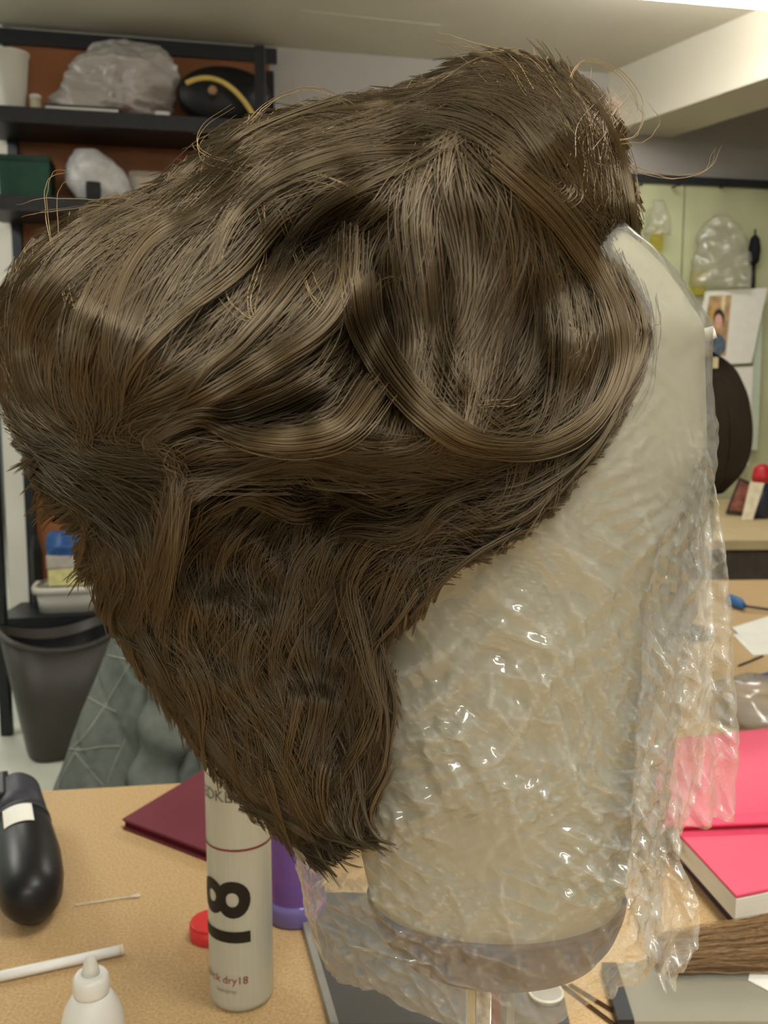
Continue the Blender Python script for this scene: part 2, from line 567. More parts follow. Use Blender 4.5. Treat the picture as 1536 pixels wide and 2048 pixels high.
# small framed print leaning on the counter, card beside it
def leaning(name, quad, Yb, Yt, thick, m, label, cat, frame=None):
    q = [at(quad[0][0], quad[0][1], Yb), at(quad[1][0], quad[1][1], Yb), at(quad[2][0], quad[2][1], Yt), at(quad[3][0], quad[3][1], Yt)]
    n = (q[1] - q[0]).cross(q[3] - q[0]).normalized()
    if n.y > 0: n = -n
    dz = TABLE + .002 - min(v.z for v in q)
    q = [v + Vector((0, 0, dz)) for v in q]
    e = empty(name, (q[0] + q[1]) / 2, label, cat)
    hexa('card', [v + n * .001 for v in q], -n * thick, m, e)
    if frame:
        c = sum(q, Vector()) / 4
        hexa('printed_area', [c + (v - c) * .8 + n * .003 for v in q], -n * .001, frame, e)
    return e
leaning('photo_card', [(1452, 1000), (1494, 1004), (1520, 946), (1480, 928)], 3.55, 3.62, .006, mat('card_dark', (60, 44, 40), .6), 'dark printed card leaning on the counter below the dark wig', 'card', mat('print_redbrown', (140, 84, 66), .6, var=.4, scale=40))
leaning('cream_card', [(1484, 1022), (1506, 1022), (1530, 948), (1502, 945)], 3.42, 3.46, .006, mat('card_cream', (232, 222, 190), .7), 'slim cream card leaning in front of the dark printed card', 'card')
# red bottle cap thing at the far right
rc = at(1526, 905, 3.5)
rv = empty('red_vase', (rc.x, rc.y, TABLE), 'small red topped dark jar at the right edge on the counter', 'jar')
lathe('jar', [(.04, 0), (.045, .02), (.045, .10), (.03, .13)], (rc.x, rc.y, TABLE), (0, 0, 1), mat('dark_blue_glass', (40, 44, 60), .3), rv, seg=24)
lathe('jar_lid', [(.032, .13), (.036, .15), (.030, .185), (.012, .20)], (rc.x, rc.y, TABLE), (0, 0, 1), mat('red_cap', (190, 40, 48), .4), rv, seg=24)

# ---- shelving unit at the left
sh = empty('shelving_unit', (-.9, 3.45, 0), 'black metal shelving unit with brown back panel against the wall', 'shelf')
sx0, sx1, sd = -1.345, -.43, .27
def sy(x, front=True): return wall_y(x) - (.03 + sd if front else .03)
for (x, fr) in ((sx0, True), (sx1, True), (sx0 + .02, False), (sx1, False)):
    y = sy(x, fr)
    boxc('post', (x, y, 1.20), (.034, .034, 2.40), m_black, sh)
def shelf_z(py): return at(20, py, sy(sx0)).z
def shelf_board(z, t=.05):
    return hexa('shelf_board', [(sx0 - .03, sy(sx0 - .03), z - t), (sx1, sy(sx1), z - t), (sx1, sy(sx1, False), z - t), (sx0 - .03, sy(sx0 - .03, False), z - t)], (0, 0, t), m_black, sh)
Z1, Z2, Z3 = shelf_z(207), shelf_z(387), shelf_z(1238)
for z in (Z1, Z2, (Z2 + Z3) / 2 + .1, Z3): shelf_board(z)
hexa('back_panel', [(sx0 + .03, sy(sx0 + .03, False), .1), (sx1, sy(sx1, False), .1), (sx1, sy(sx1, False) + .015, .1), (sx0 + .03, sy(sx0 + .03, False) + .015, .1)], (0, 0, 2.33), m_brown, sh)
hexa('top_rail', [(sx0 - .05, sy(sx0 - .05, False) - .02, 2.43), (sx1 + .03, sy(sx1 + .03, False) - .02, 2.43), (sx1 + .03, sy(sx1 + .03, False), 2.43), (sx0 - .05, sy(sx0 - .05, False), 2.43)], (0, 0, .05), m_black, sh)

def shelf_pt(px, z, back=.11):
    """a point on a shelf board below pixel column px"""
    x = (px - 768) / FPX * 3.4
    y = sy(x) + back
    x = (px - 768) / FPX * y
    return Vector((x, sy(x) + back, z))
# things on the top shelf
p = shelf_pt(60, Z1)
tag(lathe('foam_cup', [(.036, 0), (.038, .004), (.055, .19), (.059, .192), (.059, .2), (.052, .2), (.034, .01)], p, (0, 0, 1), m_white, seg=32, cap=False), 'tall white foam cup on the top shelf', 'cup')
p = shelf_pt(102, Z1, .1)
j = empty('small_jar', p, 'tiny cream jar beside the foam cup on the top shelf', 'jar')
lathe('body', [(.016, 0), (.018, .004), (.018, .05)], p, (0, 0, 1), mat('cream_plastic', (206, 196, 168), .5), j, seg=20)
lathe('lid', [(.019, .05), (.019, .064), (.016, .066)], p, (0, 0, 1), m_white, j, seg=20)
p = shelf_pt(188, Z1, .08)
tr = empty('flat_tray', p, 'flat white tray under the crumpled plastic bag on the top shelf', 'tray')
boxc('tray_base', p + Vector((0, .04, .012)), (.24, .14, .02), m_white, tr, rz=.2, bevel=.004)
boxc('tray_rim', p + Vector((0, .04, .024)), (.25, .15, .006), mat('dark_rim', (46, 44, 42), .5), tr, rz=.2, bevel=.002)
Yb = shelf_pt(230, Z1, .2).y
rows = [(76, 222, 262, .02), (88, 190, 300, .06), (110, 170, 330, .10), (140, 152, 340, .12), (175, 132, 342, .12), (205, 118, 325, .12), (224, 118, 300, .11)]
bagm = film('milky_bag', .42, (244, 242, 234), rough=.25, scale=14)
o = loft('plastic_sack', rows, Yb, 80, 110, bagm, disp=lambda p, n, v, a: p + n * (crumple(p, 9, .03, 8, .03) + crumple(p, 26, .012, 24, .012)))
tag(o, 'big crumpled translucent plastic sack on the top shelf', 'plastic bag')
dz = Z1 + .028 - min((v.co.z for v in o.data.vertices)); o.location.z = dz
p = shelf_pt(344, Z1, .06)
tag(boxc('small_packet', p + Vector((0, 0, .012)), (.05, .04, .024), m_white, rz=.3, bevel=.008), 'small white packet on the top shelf before the black case', 'packet')
# black rounded case with a button and a yellow cord
p = shelf_pt(458, Z1, .12)
bc = empty('black_case', p, 'round black case with tan button and yellow cord on the top shelf', 'case')
lathe('case_body', [(.02, 0), (.15, .004), (.165, .02), (.165, .08), (.15, .10), (.02, .104)], p + Vector((0, .05, .102)), wn, mat('black_vinyl', (18, 18, 18), .5), bc, seg=48, squash=(1, .60))
c0 = on_wall(425, 181, .30)
lathe('button', [(.014, 0), (.016, .004), (.012, .012)], c0 + wn * 0.0, wn, mat('tan_button', (150, 116, 78), .5), bc, seg=20)
cordpts = [on_wall(x, y, .315) for x, y in ((372, 166), (398, 157), (425, 157), (452, 168), (478, 190), (498, 216), (512, 240))]
tube('yellow_cord', cordpts, .0085, mat('yellow_cord', (206, 176, 96), .5), bc, n=40, seg=10)

# second shelf: green box, white bag, clear package
p = shelf_pt(70, Z2, .1)
gb = empty('green_box', p, 'dark green box at the left end of the second shelf', 'box')
boxc('body', p + Vector((0, .05, .065)), (.165, .15, .13), mat('green_card', (24, 70, 52), .6), gb, rz=.2, bevel=.004)
boxc('lid', p + Vector((0, .05, .137)), (.172, .157, .02), mat('green_lid', (20, 58, 44), .6), gb, rz=.2, bevel=.004)
Yb = shelf_pt(195, Z2, .13).y
rows = [(292, 150, 190, .02), (305, 136, 222, .05), (330, 134, 244, .07), (360, 146, 250, .07), (390, 160, 250, .06), (400, 165, 248, .05)]
o = loft('white_bag', rows, Yb, 30, 40, mat('white_poly', (206, 204, 200), .4), disp=lambda p, n, v, a: p + n * crumple(p, 11, .025, 12, .012))
o.location.z = Z2 + .001 - min(v.co.z for v in o.data.vertices)
tag(o, 'crumpled opaque white plastic bag on the second shelf', 'plastic bag')
p = shelf_pt(206, Z2, .025)
tag(boxc('dark_pouch', p + Vector((0, 0, .03)), (.05, .03, .06), mat('dark_pouch', (26, 24, 24), .6), rz=.5, bevel=.012), 'small dark pouch in front of the white bag on the second shelf', 'pouch')
p = shelf_pt(328, Z2, .10)
cp = empty('clear_package', p, 'shiny clear package of cards on the second shelf beside the hair', 'package')
boxc('contents', p + Vector((0, .05, .05)), (.17, .08, .10), mat('card_white', (214, 208, 196), .6), cp, rz=.2, bevel=.006)
boxc('printed_card', p + Vector((-.02, -.006, .06)), (.07, .004, .07), mat('card_peach', (224, 184, 150), .5), cp, rz=.2)
boxc('wrapper', p + Vector((0, .05, .06)), (.21, .11, .12), film('wrap', .3, rough=.1, scale=25), cp, rz=.2, bevel=.02)

# bottom visible shelf: blue bag, papers, yellow pads, tub
p = shelf_pt(120, Z3, .16)
tb = empty('white_tub', shelf_pt(128, Z3, .12), 'white plastic tub with rolled rim on the low shelf behind the bin', 'tub')
q = shelf_pt(128, Z3, .13)
def tub_ring(w, d, z, n=40):
    out = []
    for i in range(n):
        a = 2 * math.pi * i / n
        c, s = math.cos(a), math.sin(a)
        x = abs(c) ** .45 * (1 if c >= 0 else -1) * w; y = abs(s) ** .45 * (1 if s >= 0 else -1) * d
        out.append(q + Vector((x * .976 - y * .215, x * .215 + y * .976, z)))
    return out
def rings_mesh(name, rings, m, parent, closed_bottom=True):
    n = len(rings[0]); V = [v for r in rings for v in r]; F = []
    for k in range(len(rings) - 1):
        for i in range(n):
            j = (i + 1) % n
            F.append((k * n + i, k * n + j, (k + 1) * n + j, (k + 1) * n + i))
    if closed_bottom: F.append(tuple(range(n))[::-1])
    return mesh_obj(name, V, F, m, parent)
rings_mesh('tub_body', [tub_ring(.105, .075, 0), tub_ring(.115, .085, .085), tub_ring(.112, .082, .085), tub_ring(.102, .072, .006)], m_white, tb)
rings_mesh('tub_rim', [tub_ring(.116, .086, .068), tub_ring(.126, .096, .072), tub_ring(.128, .098, .09), tub_ring(.124, .094, .096), tub_ring(.112, .082, .092)], m_white, tb, False)
q0 = shelf_pt(128, Z3 + .09, .13)
for k, (dx, w, h, c, nm, lab) in enumerate(((0.01, .17, .05, (150, 128, 104), 'cardboard_stack', 'flat brown cardboard piece lying in the white tub'),
                                    (0.015, .165, .065, (232, 226, 160), 'yellow_pad', 'thick pale yellow paper pad standing above the white tub'),
                                    (0.01, .17, .045, (198, 190, 178), 'grey_paper_stack', 'loose grey white papers on top of the yellow pad'))):
    z = q0.z - .045 + sum((.05, .065, .045)[:k])
    e = boxc(nm, (q0.x + dx, q0.y, z + h / 2), (w, .12, h - .002), mat(nm, c, .8, var=.1, scale=40), rz=.2 + .06 * k, bevel=.004)
    tag(e, lab, 'paper')
zt = q0.z - .045 + .16
o = loft('blue_bag', [(1038, 100, 140, .01), (1050, 92, 160, .03), (1066, 90, 165, .05), (1082, 100, 165, .04)], q0.y, 20, 30, mat('blue_plastic', (44, 88, 150), .4), disp=lambda p, n, v, a: p + n * crumple(p, 14, .012, 14, .008))
o.location.z = zt - min(v.co.z for v in o.data.vertices)
tag(o, 'crumpled blue plastic bag on top of the papers at the low shelf', 'plastic bag')
p = shelf_pt(60, Z3, .1) + Vector((-.035, .05, 0))
hexa_o = lathe('black_cone', [(.024, 0), (.024, .20), (.010, .26), (.005, .262)], p + Vector((0, .05, 0)), (0, 0, 1), mat('black_cone', (34, 32, 32), .6), seg=4, smooth=False)
tag(hexa_o, 'black pointed bottle standing left of the yellow pad on the low shelf', 'bottle')

# ---- waste bin on the floor
m_bin = mat('bin_plastic', (62, 58, 52), .45, var=.1, scale=10)
bc0 = Vector((-1.09, 3.11, 0))
bn_e = empty('waste_bin', bc0, 'dark grey tapered plastic waste bin on the floor', 'waste bin')
def bin_ring(w, d, z, wave=0.0, n=56):
    out = []
    rz = math.radians(28)
    for i in range(n):
        a = 2 * math.pi * i / n
        c, s = math.cos(a), math.sin(a)
        x = abs(c) ** .6 * (1 if c >= 0 else -1) * w; y = abs(s) ** .6 * (1 if s >= 0 else -1) * d
        zz = z + wave * (abs(x / w) ** 2 - .5) 
        out.append(bc0 + Vector((x * math.cos(rz) - y * math.sin(rz), x * math.sin(rz) + y * math.cos(rz), zz)))
    return out
rings_mesh('bin_body', [bin_ring(.105, .085, 0), bin_ring(.118, .096, .012), bin_ring(.19, .155, .42, .05), bin_ring(.186, .151, .42, .05), bin_ring(.11, .09, .02)], m_bin, bn_e)
rings_mesh('bin_rim', [bin_ring(.188, .153, .405, .05), bin_ring(.197, .162, .412, .05), bin_ring(.197, .162, .422, .05), bin_ring(.186, .151, .424, .05)], m_bin, bn_e, False)
rings_mesh('bin_liner', [bin_ring(.115, .092, .05), bin_ring(.180, .126, .39, .05)], mat('bin_liner', (16, 15, 15), .4), bn_e)

# ---- chair with a grey quilted jacket over its back
ch = empty('chair', (-.27, 1.62, 0), 'dark metal chair behind the table, under the grey quilted jacket', 'chair')
m_cmetal = mat('chair_metal', (60, 62, 64), .4, metal=.6)
m_cseat = mat('chair_seat', (48, 52, 56), .7)
boxc('seat', (-.27, 1.46, .44), (.38, .38, .04), m_cseat, ch, bevel=.012)
boxc('backrest', (-.27, 1.66, .66), (.30, .02, .14), m_cseat, ch, bevel=.008)
for x, y, h in ((-.43, 1.30, .42), (-.11, 1.30, .42), (-.43, 1.66, .73), (-.11, 1.66, .73)):
    boxc('leg', (x, y, h / 2), (.025, .025, h), m_cmetal, ch, bevel=.004)

m_jacket = mat('grey_quilt', (120, 126, 118), .75, var=.08, scale=60, bump=.15, bump_scale=900)
m_seam = mat('quilt_seam', (158, 162, 148), .7, var=.08)
jk = empty('quilted_jacket', (-.40, 1.66, .5), 'grey quilted jacket draped over the chair back', 'jacket')
JY = 1.66
jrows = [(1248, 240, 300, .018), (1262, 226, 340, .045), (1300, 212, 420, .06), (1360, 190, 480, .065), (1430, 164, 520, .07), (1500, 138, 545, .075), (1570, 108, 560, .08), (1650, 84, 560, .08), (1720, 80, 560, .07)]
def jdisp(p, n, v, a):
    # diamond quilting and a few hanging folds
    s = p.x * 11 + p.z * 6.5; t = p.x * 11 - p.z * 6.5 + .3
    g = min(abs(s - round(s)), abs(t - round(t)))
    h = -.006 * math.exp(-(g / .06) ** 2)
    h += .010 * math.sin(p.x * 42 + p.z * 9) + .012 * noise.noise(p * 12)
    f = (p.x + .325) + (p.z - .62) * -.42
    h += -.035 * math.exp(-(f / .018) ** 2)
    return p + Vector((0, -1, 0)) * h if n.y < 0 else p + n * h * .4
loft('jacket_shell', jrows, JY, 110, 120, m_jacket, jk, power=2.6, disp=jdisp)
# collar and sleeve hanging forward
loft('sleeve', [(1330, 318, 350, .015), (1360, 300, 372, .03), (1430, 285, 380, .035), (1500, 272, 372, .035), (1580, 256, 352, .035), (1660, 250, 340, .03)], JY - .085, 50, 40, m_jacket, jk,
     disp=lambda p, n, v, a: p + n * (.006 * math.sin(p.z * 60 + p.x * 30) + .008 * noise.noise(p * 20)))
def seam(pts):
    P = []
    for x, y in pts:
        P.append(at(x, y, JY - .095))
    # drop onto the jacket shell
    return P
from mathutils.bvhtree import BVHTree
jshell = [o for o in jk.children if o.name.startswith('jacket_shell')][0]
jb = BVHTree.FromPolygons([v.co.copy() for v in jshell.data.vertices], [tuple(p.vertices) for p in jshell.data.polygons])
def draped_seam(pts):
    P = []
    for x, y in catmull(pts, 26):
        d = ray(x, y).normalized()
        hit = jb.ray_cast(CAM, d)
        if hit[0] is not None:
            P.append(hit[0] - d * .001)
    if len(P) > 4:
        tube('seam', P, .0016, m_seam, jk, n=40, seg=6)
draped_seam([(268, 1312), (250, 1345), (225, 1385), (205, 1420), (170, 1470), (140, 1500)])
draped_seam([(172, 1392), (200, 1408), (232, 1424)])
draped_seam([(132, 1496), (160, 1500), (200, 1494), (240, 1492)])
draped_seam([(150, 1505), (175, 1535), (205, 1570)])
draped_seam([(250, 1480), (232, 1520), (215, 1565)])
draped_seam([(215, 1310), (240, 1316), (268, 1320)])
draped_seam([(150, 1505), (132, 1540), (118, 1572)])

# ================================================================= tables
t1 = empty('work_table', (0, .45, 0), 'particle board work table in the foreground', 'table')
e1, e2 = atz(100, 1582, TABLE), atz(380, 1566, TABLE)
sl = (e2.y - e1.y) / (e2.x - e1.x)
def ty(x): return e1.y + sl * (x - e1.x)
xl, xr = -1.3, .95
hexa('table_top', [(xl, -.35, TABLE - .028), (xr, -.35, TABLE - .028), (xr, ty(xr), TABLE - .028), (xl, ty(xl), TABLE - .028)], (0, 0, .028), m_cork, t1)
hexa('edge_band', [(xl, ty(xl), TABLE - .030), (xr, ty(xr), TABLE - .030), (xr, ty(xr) + .003, TABLE - .030), (xl, ty(xl) + .003, TABLE - .030)], (0, 0, .029), mat('edge_band', (232, 200, 130), .5), t1)
for x in (xl + .06, xr - .06):
    for y in (-.28, ty(x) - .07):
        boxc('leg', (x, y, (TABLE - .03) / 2), (.05, .05, TABLE - .03), m_black, t1)
t2 = empty('side_table', (.9, 1.8, 0), 'second particle board table behind the block at the right', 'table')
hexa('table_top', [(.20, ty(.2) + .012, TABLE - .028), (1.9, ty(1.9) + .012, TABLE - .028), (1.9, 2.38, TABLE - .028), (.20, 2.30, TABLE - .028)], (0, 0, .028), m_cork, t2)
for x, y in ((.27, ty(.2) + .1), (1.83, ty(1.9) + .1), (.27, 2.22), (1.83, 2.28)):
    boxc('leg', (x, y, (TABLE - .03) / 2), (.05, .05, TABLE - .03), m_black, t2)

ZT = TABLE + .0005
# ---- dark grey folders lying on the table
m_folder = mat('grey_folder', (84, 82, 76), .55, var=.08, scale=15)
m_edge = mat('folder_edge', (150, 148, 138), .5)
fl = empty('dark_folder', atz(850, 1950, TABLE), 'dark grey folder flat on the table under the block clamp', 'folder')
fq = [atz(672, 2062, ZT), atz(1140, 2062, ZT), atz(1085, 1800, ZT), atz(596, 1795, ZT)]
hexa('cover', fq, (0, 0, .006), m_folder, fl, bevel=.001)
hexa('edge_strip', [fq[0] + Vector((-.004, 0, 0)), fq[0] + Vector((.002, 0, 0)), fq[3] + Vector((.002, 0, 0)), fq[3] + Vector((-.004, 0, 0))], (0, 0, .0066), m_edge, fl)
fl2 = empty('grey_folder', atz(1420, 1990, TABLE), 'lighter grey folder with dark spine at the bottom right corner', 'folder')
m_folder2 = mat('grey_folder_light', (150, 146, 128), .6, var=.05, scale=12)
fq = [atz(1268, 2062, ZT), atz(1640, 2062, ZT), atz(1640, 1905, ZT), atz(1232, 1945, ZT)]
hexa('cover', fq, (0, 0, .008), m_folder2, fl2, bevel=.001)
hexa('spine', [fq[0] + Vector((-.012, 0, 0)), fq[0], fq[3], fq[3] + Vector((-.012, 0, 0))], (0, 0, .009), m_black, fl2)
cr = [atz(1496, 1962, ZT + .0085), atz(1560, 1995, ZT + .0085), atz(1560, 1925, ZT + .0085), atz(1500, 1945, ZT + .0085)]
tag(hexa('paper_scrap', cr, (0, 0, .001), m_paper), 'small cream paper scrap on the lighter grey folder', 'paper')

# ---- pink notebook on a dark purple folder
nb = empty('pink_notebook', atz(1450, 1780, TABLE), 'bright pink notebook with thick white pages at the right edge', 'notebook')
m_pink = mat('pink_cover', (238, 84, 116), .5, var=.05, scale=10)
pf = [atz(1366, 1735, ZT), atz(1482, 1872, ZT), atz(1700, 1800, ZT), atz(1600, 1640, ZT)]
pfo = empty('purple_folder', (pf[0] + pf[1]) / 2, 'dark purple folder lying under the pink notebook', 'folder')
hexa('cover', pf, (0, 0, .012), mat('dark_purple', (54, 30, 50), .5), pfo, bevel=.001)
hexa('inner_sheets', [v + Vector((.004, .012, .012)) for v in pf], (0, 0, .003), mat('dark_sheet', (70, 60, 66), .6), pfo)
zb = ZT + .016
nq = [atz(1345, 1700, zb), atz(1470, 1842, zb), atz(1720, 1788, zb), atz(1570, 1630, zb)]
hexa('pages', nq, (0, 0, .020), mat('page_edges', (236, 230, 212), .8, var=.06, scale=300, stretch=(.1, .1, 8)), nb, bevel=.001)
hexa('cover', [v + Vector((0, 0, .0205)) for v in nq], (0, 0, .003), m_pink, nb, bevel=.001)
# upper pink folder behind it, slightly domed
pk = empty('pink_folder', atz(1450, 1560, TABLE), 'domed pink folder behind the pink notebook', 'folder')
V, F = [], []
nu, nv = 20, 16
A0, A1, A2, A3 = [atz(x, y, ZT + .048) for x, y in ((1290, 1652), (1600, 1640), (1585, 1450), (1330, 1478))]
for k in range(nv + 1):
    for i in range(nu + 1):
        u, v = i / nu, k / nv
        p = A0 * (1 - u) * (1 - v) + A1 * u * (1 - v) + A2 * u * v + A3 * (1 - u) * v
        V.append(p + Vector((0, 0, .022 * math.sin(math.pi * v) * (0.4 + .6 * u))))
n1 = len(V)
V += [v - Vector((0, 0, .004)) for v in V]
for k in range(nv):
    for i in range(nu):
        a = k * (nu + 1) + i
        F.append((a, a + 1, a + nu + 2, a + nu + 1))
        F.append((n1 + a, n1 + a + nu + 1, n1 + a + nu + 2, n1 + a + 1))
for i in range(nu):
    F.append((i, n1 + i, n1 + i + 1, i + 1))
    a = nv * (nu + 1) + i
    F.append((a, a + 1, n1 + a + 1, n1 + a))
for k in range(nv):
    a = k * (nu + 1)
    F.append((a, a + nu + 1, n1 + a + nu + 1, n1 + a))
    a += nu
    F.append((a, n1 + a, n1 + a + nu + 1, a + nu + 1))
mesh_obj('cover', V, F, m_pink, pk)
hexa('inner_pages', [Vector((v.x, v.y, ZT)) + d for v, d in ((A0, Vector((.01, .13, 0))), (A1, Vector((-.01, .13, 0))), (A2, Vector((-.01, -.01, 0))), (A3, Vector((.01, -.01, 0))))], (0, 0, .024), m_paper, pk)

# ---- crumpled clear wrap, pens, papers on the side table
pz = atz(1500, 1462, TABLE)
rows = [(1392, 1478, 1520, .02), (1405, 1460, 1560, .04), (1430, 1440, 1590, .06), (1460, 1440, 1600, .06), (1478, 1450, 1600, .05)]
o = loft('crumpled_wrap', rows, pz.y + .04, 30, 44, film('wrap_grey', .45, (190, 180, 165), rough=.15, scale=30), disp=lambda p, n, v, a: p + n * crumple(p, 22, .018, 24, .012))
o.location.z = ZT - min(v.co.z for v in o.data.vertices)
tag(o, 'crumpled clear plastic wrap on the side table behind the pink folder', 'plastic wrap')
def pen(p1, p2, r, m, name, label, cat, tipm=None):
    a, b = atz(p1[0], p1[1], TABLE + r), atz(p2[0], p2[1], TABLE + r)
    e = empty(name, Vector((a.x, a.y, TABLE)), label, cat)
    d = (b - a); L = d.length
    lathe('barrel', [(r * .35, 0), (r, r * 3), (r, L * .8), (r * .9, L)], a, d, m, e, seg=14)
    lathe('tip', [(r * .12, -r * 2.5), (r * .35, 0)], a, d, tipm or m_black, e, seg=10)
    lathe('cap_clip', [(r * .25, L * .55), (r * .25, L * .95)], a + Vector((0, 0, r * 1.05)), d, m, e, seg=8)
    return e
pen((1486, 1362), (1580, 1342), .006, mat('blue_pen', (60, 74, 130), .4), 'blue_pen', 'dark blue pen lying on the side table', 'pen')
pen((1476, 1332), (1526, 1312), .0018, mat('dark_wire', (50, 40, 34), .5), 'hair_needle', 'thin dark needle beside the white paper on the side table', 'needle')
e = empty('blue_tool', atz(1470, 1205, TABLE), 'blue handled hook tool on the side table behind the bag', 'tool')
a, b = atz(1455, 1196, TABLE + .012), atz(1488, 1212, TABLE + .012)
lathe('handle', [(.004, 0), (.012, .015), (.013, .05), (.006, (b - a).length)], a, b - a, mat('blue_handle', (58, 110, 170), .4), e, seg=16)
tube('shaft', [b, atz(1515, 1216, TABLE + .01), atz(1560, 1222, TABLE + .006)], .003, m_cmetal, e, n=12)
wp = empty('white_sheet', atz(1520, 1260, TABLE), 'white paper sheet lying on the side table by the bag', 'paper')
hexa('sheet', [atz(x, y, ZT) for x, y in ((1466, 1272), (1506, 1312), (1640, 1300), (1600, 1222), )][:4], (0, 0, .002), m_paper, wp)
hexa('sheet_corner', [atz(x, y, ZT + .002) for x, y in ((1464, 1256), (1500, 1290), (1620, 1270), (1560, 1226))], (0, 0, .001), m_paper, wp)

# ---- fur like hair weft lying in front of the pink notebook
def hair_object(name, paths, radius, material, parent=None, tip=.25, kind=None, tone=None):
    """paths: array (N, n, 3)"""
    N, n = paths.shape[:2]
    cu = bpy.data.hair_curves.new(name)
    cu.add_curves([n] * N)
    cu.attributes['position'].data.foreach_set('vector', paths.reshape(-1).astype(np.float32))
    ra = cu.attributes.get('radius') or cu.attributes.new('radius', 'FLOAT', 'POINT')
    prof = np.ones(n); k = max(2, n // 3)
    prof[-k:] = np.linspace(1, tip, k)
    rad = np.broadcast_to(np.asarray(radius).reshape(-1, 1) if np.ndim(radius) else radius, (N, 1)) * prof[None]
    ra.data.foreach_set('value', rad.reshape(-1).astype(np.float32))
    if tone is None: tone = rng.uniform(0, 1, N)
    ta = cu.attributes.new('tone', 'FLOAT', 'CURVE')
    ta.data.foreach_set('value', np.asarray(tone, np.float32))
    cu.materials.append(material)
    o = put(bpy.data.objects.new(name, cu), parent)
    if kind: o['kind'] = kind
    return o

m_weft = hair_mat('weft_brown', (110, 78, 44), (170, 130, 80))
we = empty('hair_weft', atz(1440, 1905, TABLE), 'brown hair weft lying in front of the pink notebook', 'hair weft')
g = catmull([tuple(atz(x, y, TABLE + .022)) for x, y in ((1325, 1905), (1400, 1898), (1480, 1893), (1560, 1885), (1660, 1875))], 14)
N = 3000
off = rng.normal(0, 1, (N, 1, 3)) * np.array([.003, .008, .006])
wob = rng.normal(0, .0015, (N, 14, 3))
paths = g[None] + off * np.linspace(.7, 1.2, 14)[None, :, None] + np.cumsum(wob, 1) * .5
paths[..., 2] = np.maximum(paths[..., 2], TABLE + .011)
hair_object('hair_strands', paths, .0002, m_weft, we, kind='stuff')
tube('weft_core', [tuple(v - np.array([0, 0, .009])) for v in g[::3]], .010, mat('weft_band', (92, 64, 38), .8), we, n=24, seg=12)
# two thin hair pins on the table
for k, (a, b, lab) in enumerate((((1142, 1968), (1260, 2040), 'upper thin bronze hair pin on the bare table right of the glass disc'), ((1128, 1970), (1236, 2052), 'lower thin bronze hair pin on the bare table right of the glass disc'))):
    A, B = atz(*a, TABLE + .0014), atz(*b, TABLE + .0014)
    s = (B - A).normalized().cross(Vector((0, 0, 1))) * .0022
    o = tube('hair_pin', [A, A * .5 + B * .5, B, B + (B - A).normalized() * .003 + s * .5, B + s, (A + B) * .5 + s * 1.1, A + s], .0008, mat('bronze_pin', (96, 70, 44), .35, metal=.7), n=60, seg=6)
    tag(o, lab, 'hair pin', 'hair pins by the glass disc')
# glass disc
gp = atz(1092, 1992, ZT + .0065)
gd = empty('glass_disc', gp, 'small round clear disc on the dark folder beside the clamp', 'disc')
lathe('disc', [(.0125, 0), (.0128, .001), (.0128, .003), (.0125, .004)], gp, (0, 0, 1), mat('cloudy_glass', (196, 196, 184), .2, trans=.5, ior=1.3), gd, seg=40)
V = []
tube('rim', [gp + Vector((.0128 * math.cos(t * math.pi / 8), .0128 * math.sin(t * math.pi / 8), .0035)) for t in range(17)], .0011, mat('bright_rim', (236, 232, 214), .3), gd, n=64, seg=6)

# ---- spray can
cb = atz(484, 1988, TABLE)
cc = Vector((cb.x, cb.y, TABLE))
cr_ = .0246
sc = empty('spray_can', cc, 'silver hair spray can with black number print and red ring', 'spray can')
m_can = mat('brushed_silver', (206, 208, 194), .36, metal=.15, var=.04, scale=60, stretch=(20, 20, .4))
canb = lathe('can_body', [(cr_ * .86, 0), (cr_ * .97, .002), (cr_, .006), (cr_, .205), (cr_ * .97, .209)], cc, (0, 0, 1), m_can, sc, seg=64)
lathe('cap', [(cr_ * .96, .2095), (cr_ * .97, .214), (cr_ * .97, .25), (cr_ * .9, .256)], cc, (0, 0, 1), mat('can_cap', (206, 202, 190), .4), sc, seg=48)
def ring_band(z, h, m, nm):
    lathe(nm, [(cr_ + .0002, z), (cr_ + .0004, z + .0001), (cr_ + .0004, z + h)], cc, (0, 0, 1), m, canb, seg=64, cap=False)
m_red = mat('print_red', (150, 40, 56), .5)
m_blk = mat('print_black', (26, 22, 20), .5)
m_gry = mat('print_grey', (150, 146, 136), .5)
def z_on_can(py):                 # height on the can front at a pixel row
    return at(484, py, cc.y - cr_).z - TABLE
ring_band(z_on_can(1702) - .0008, .0016, m_red, 'red_ring')
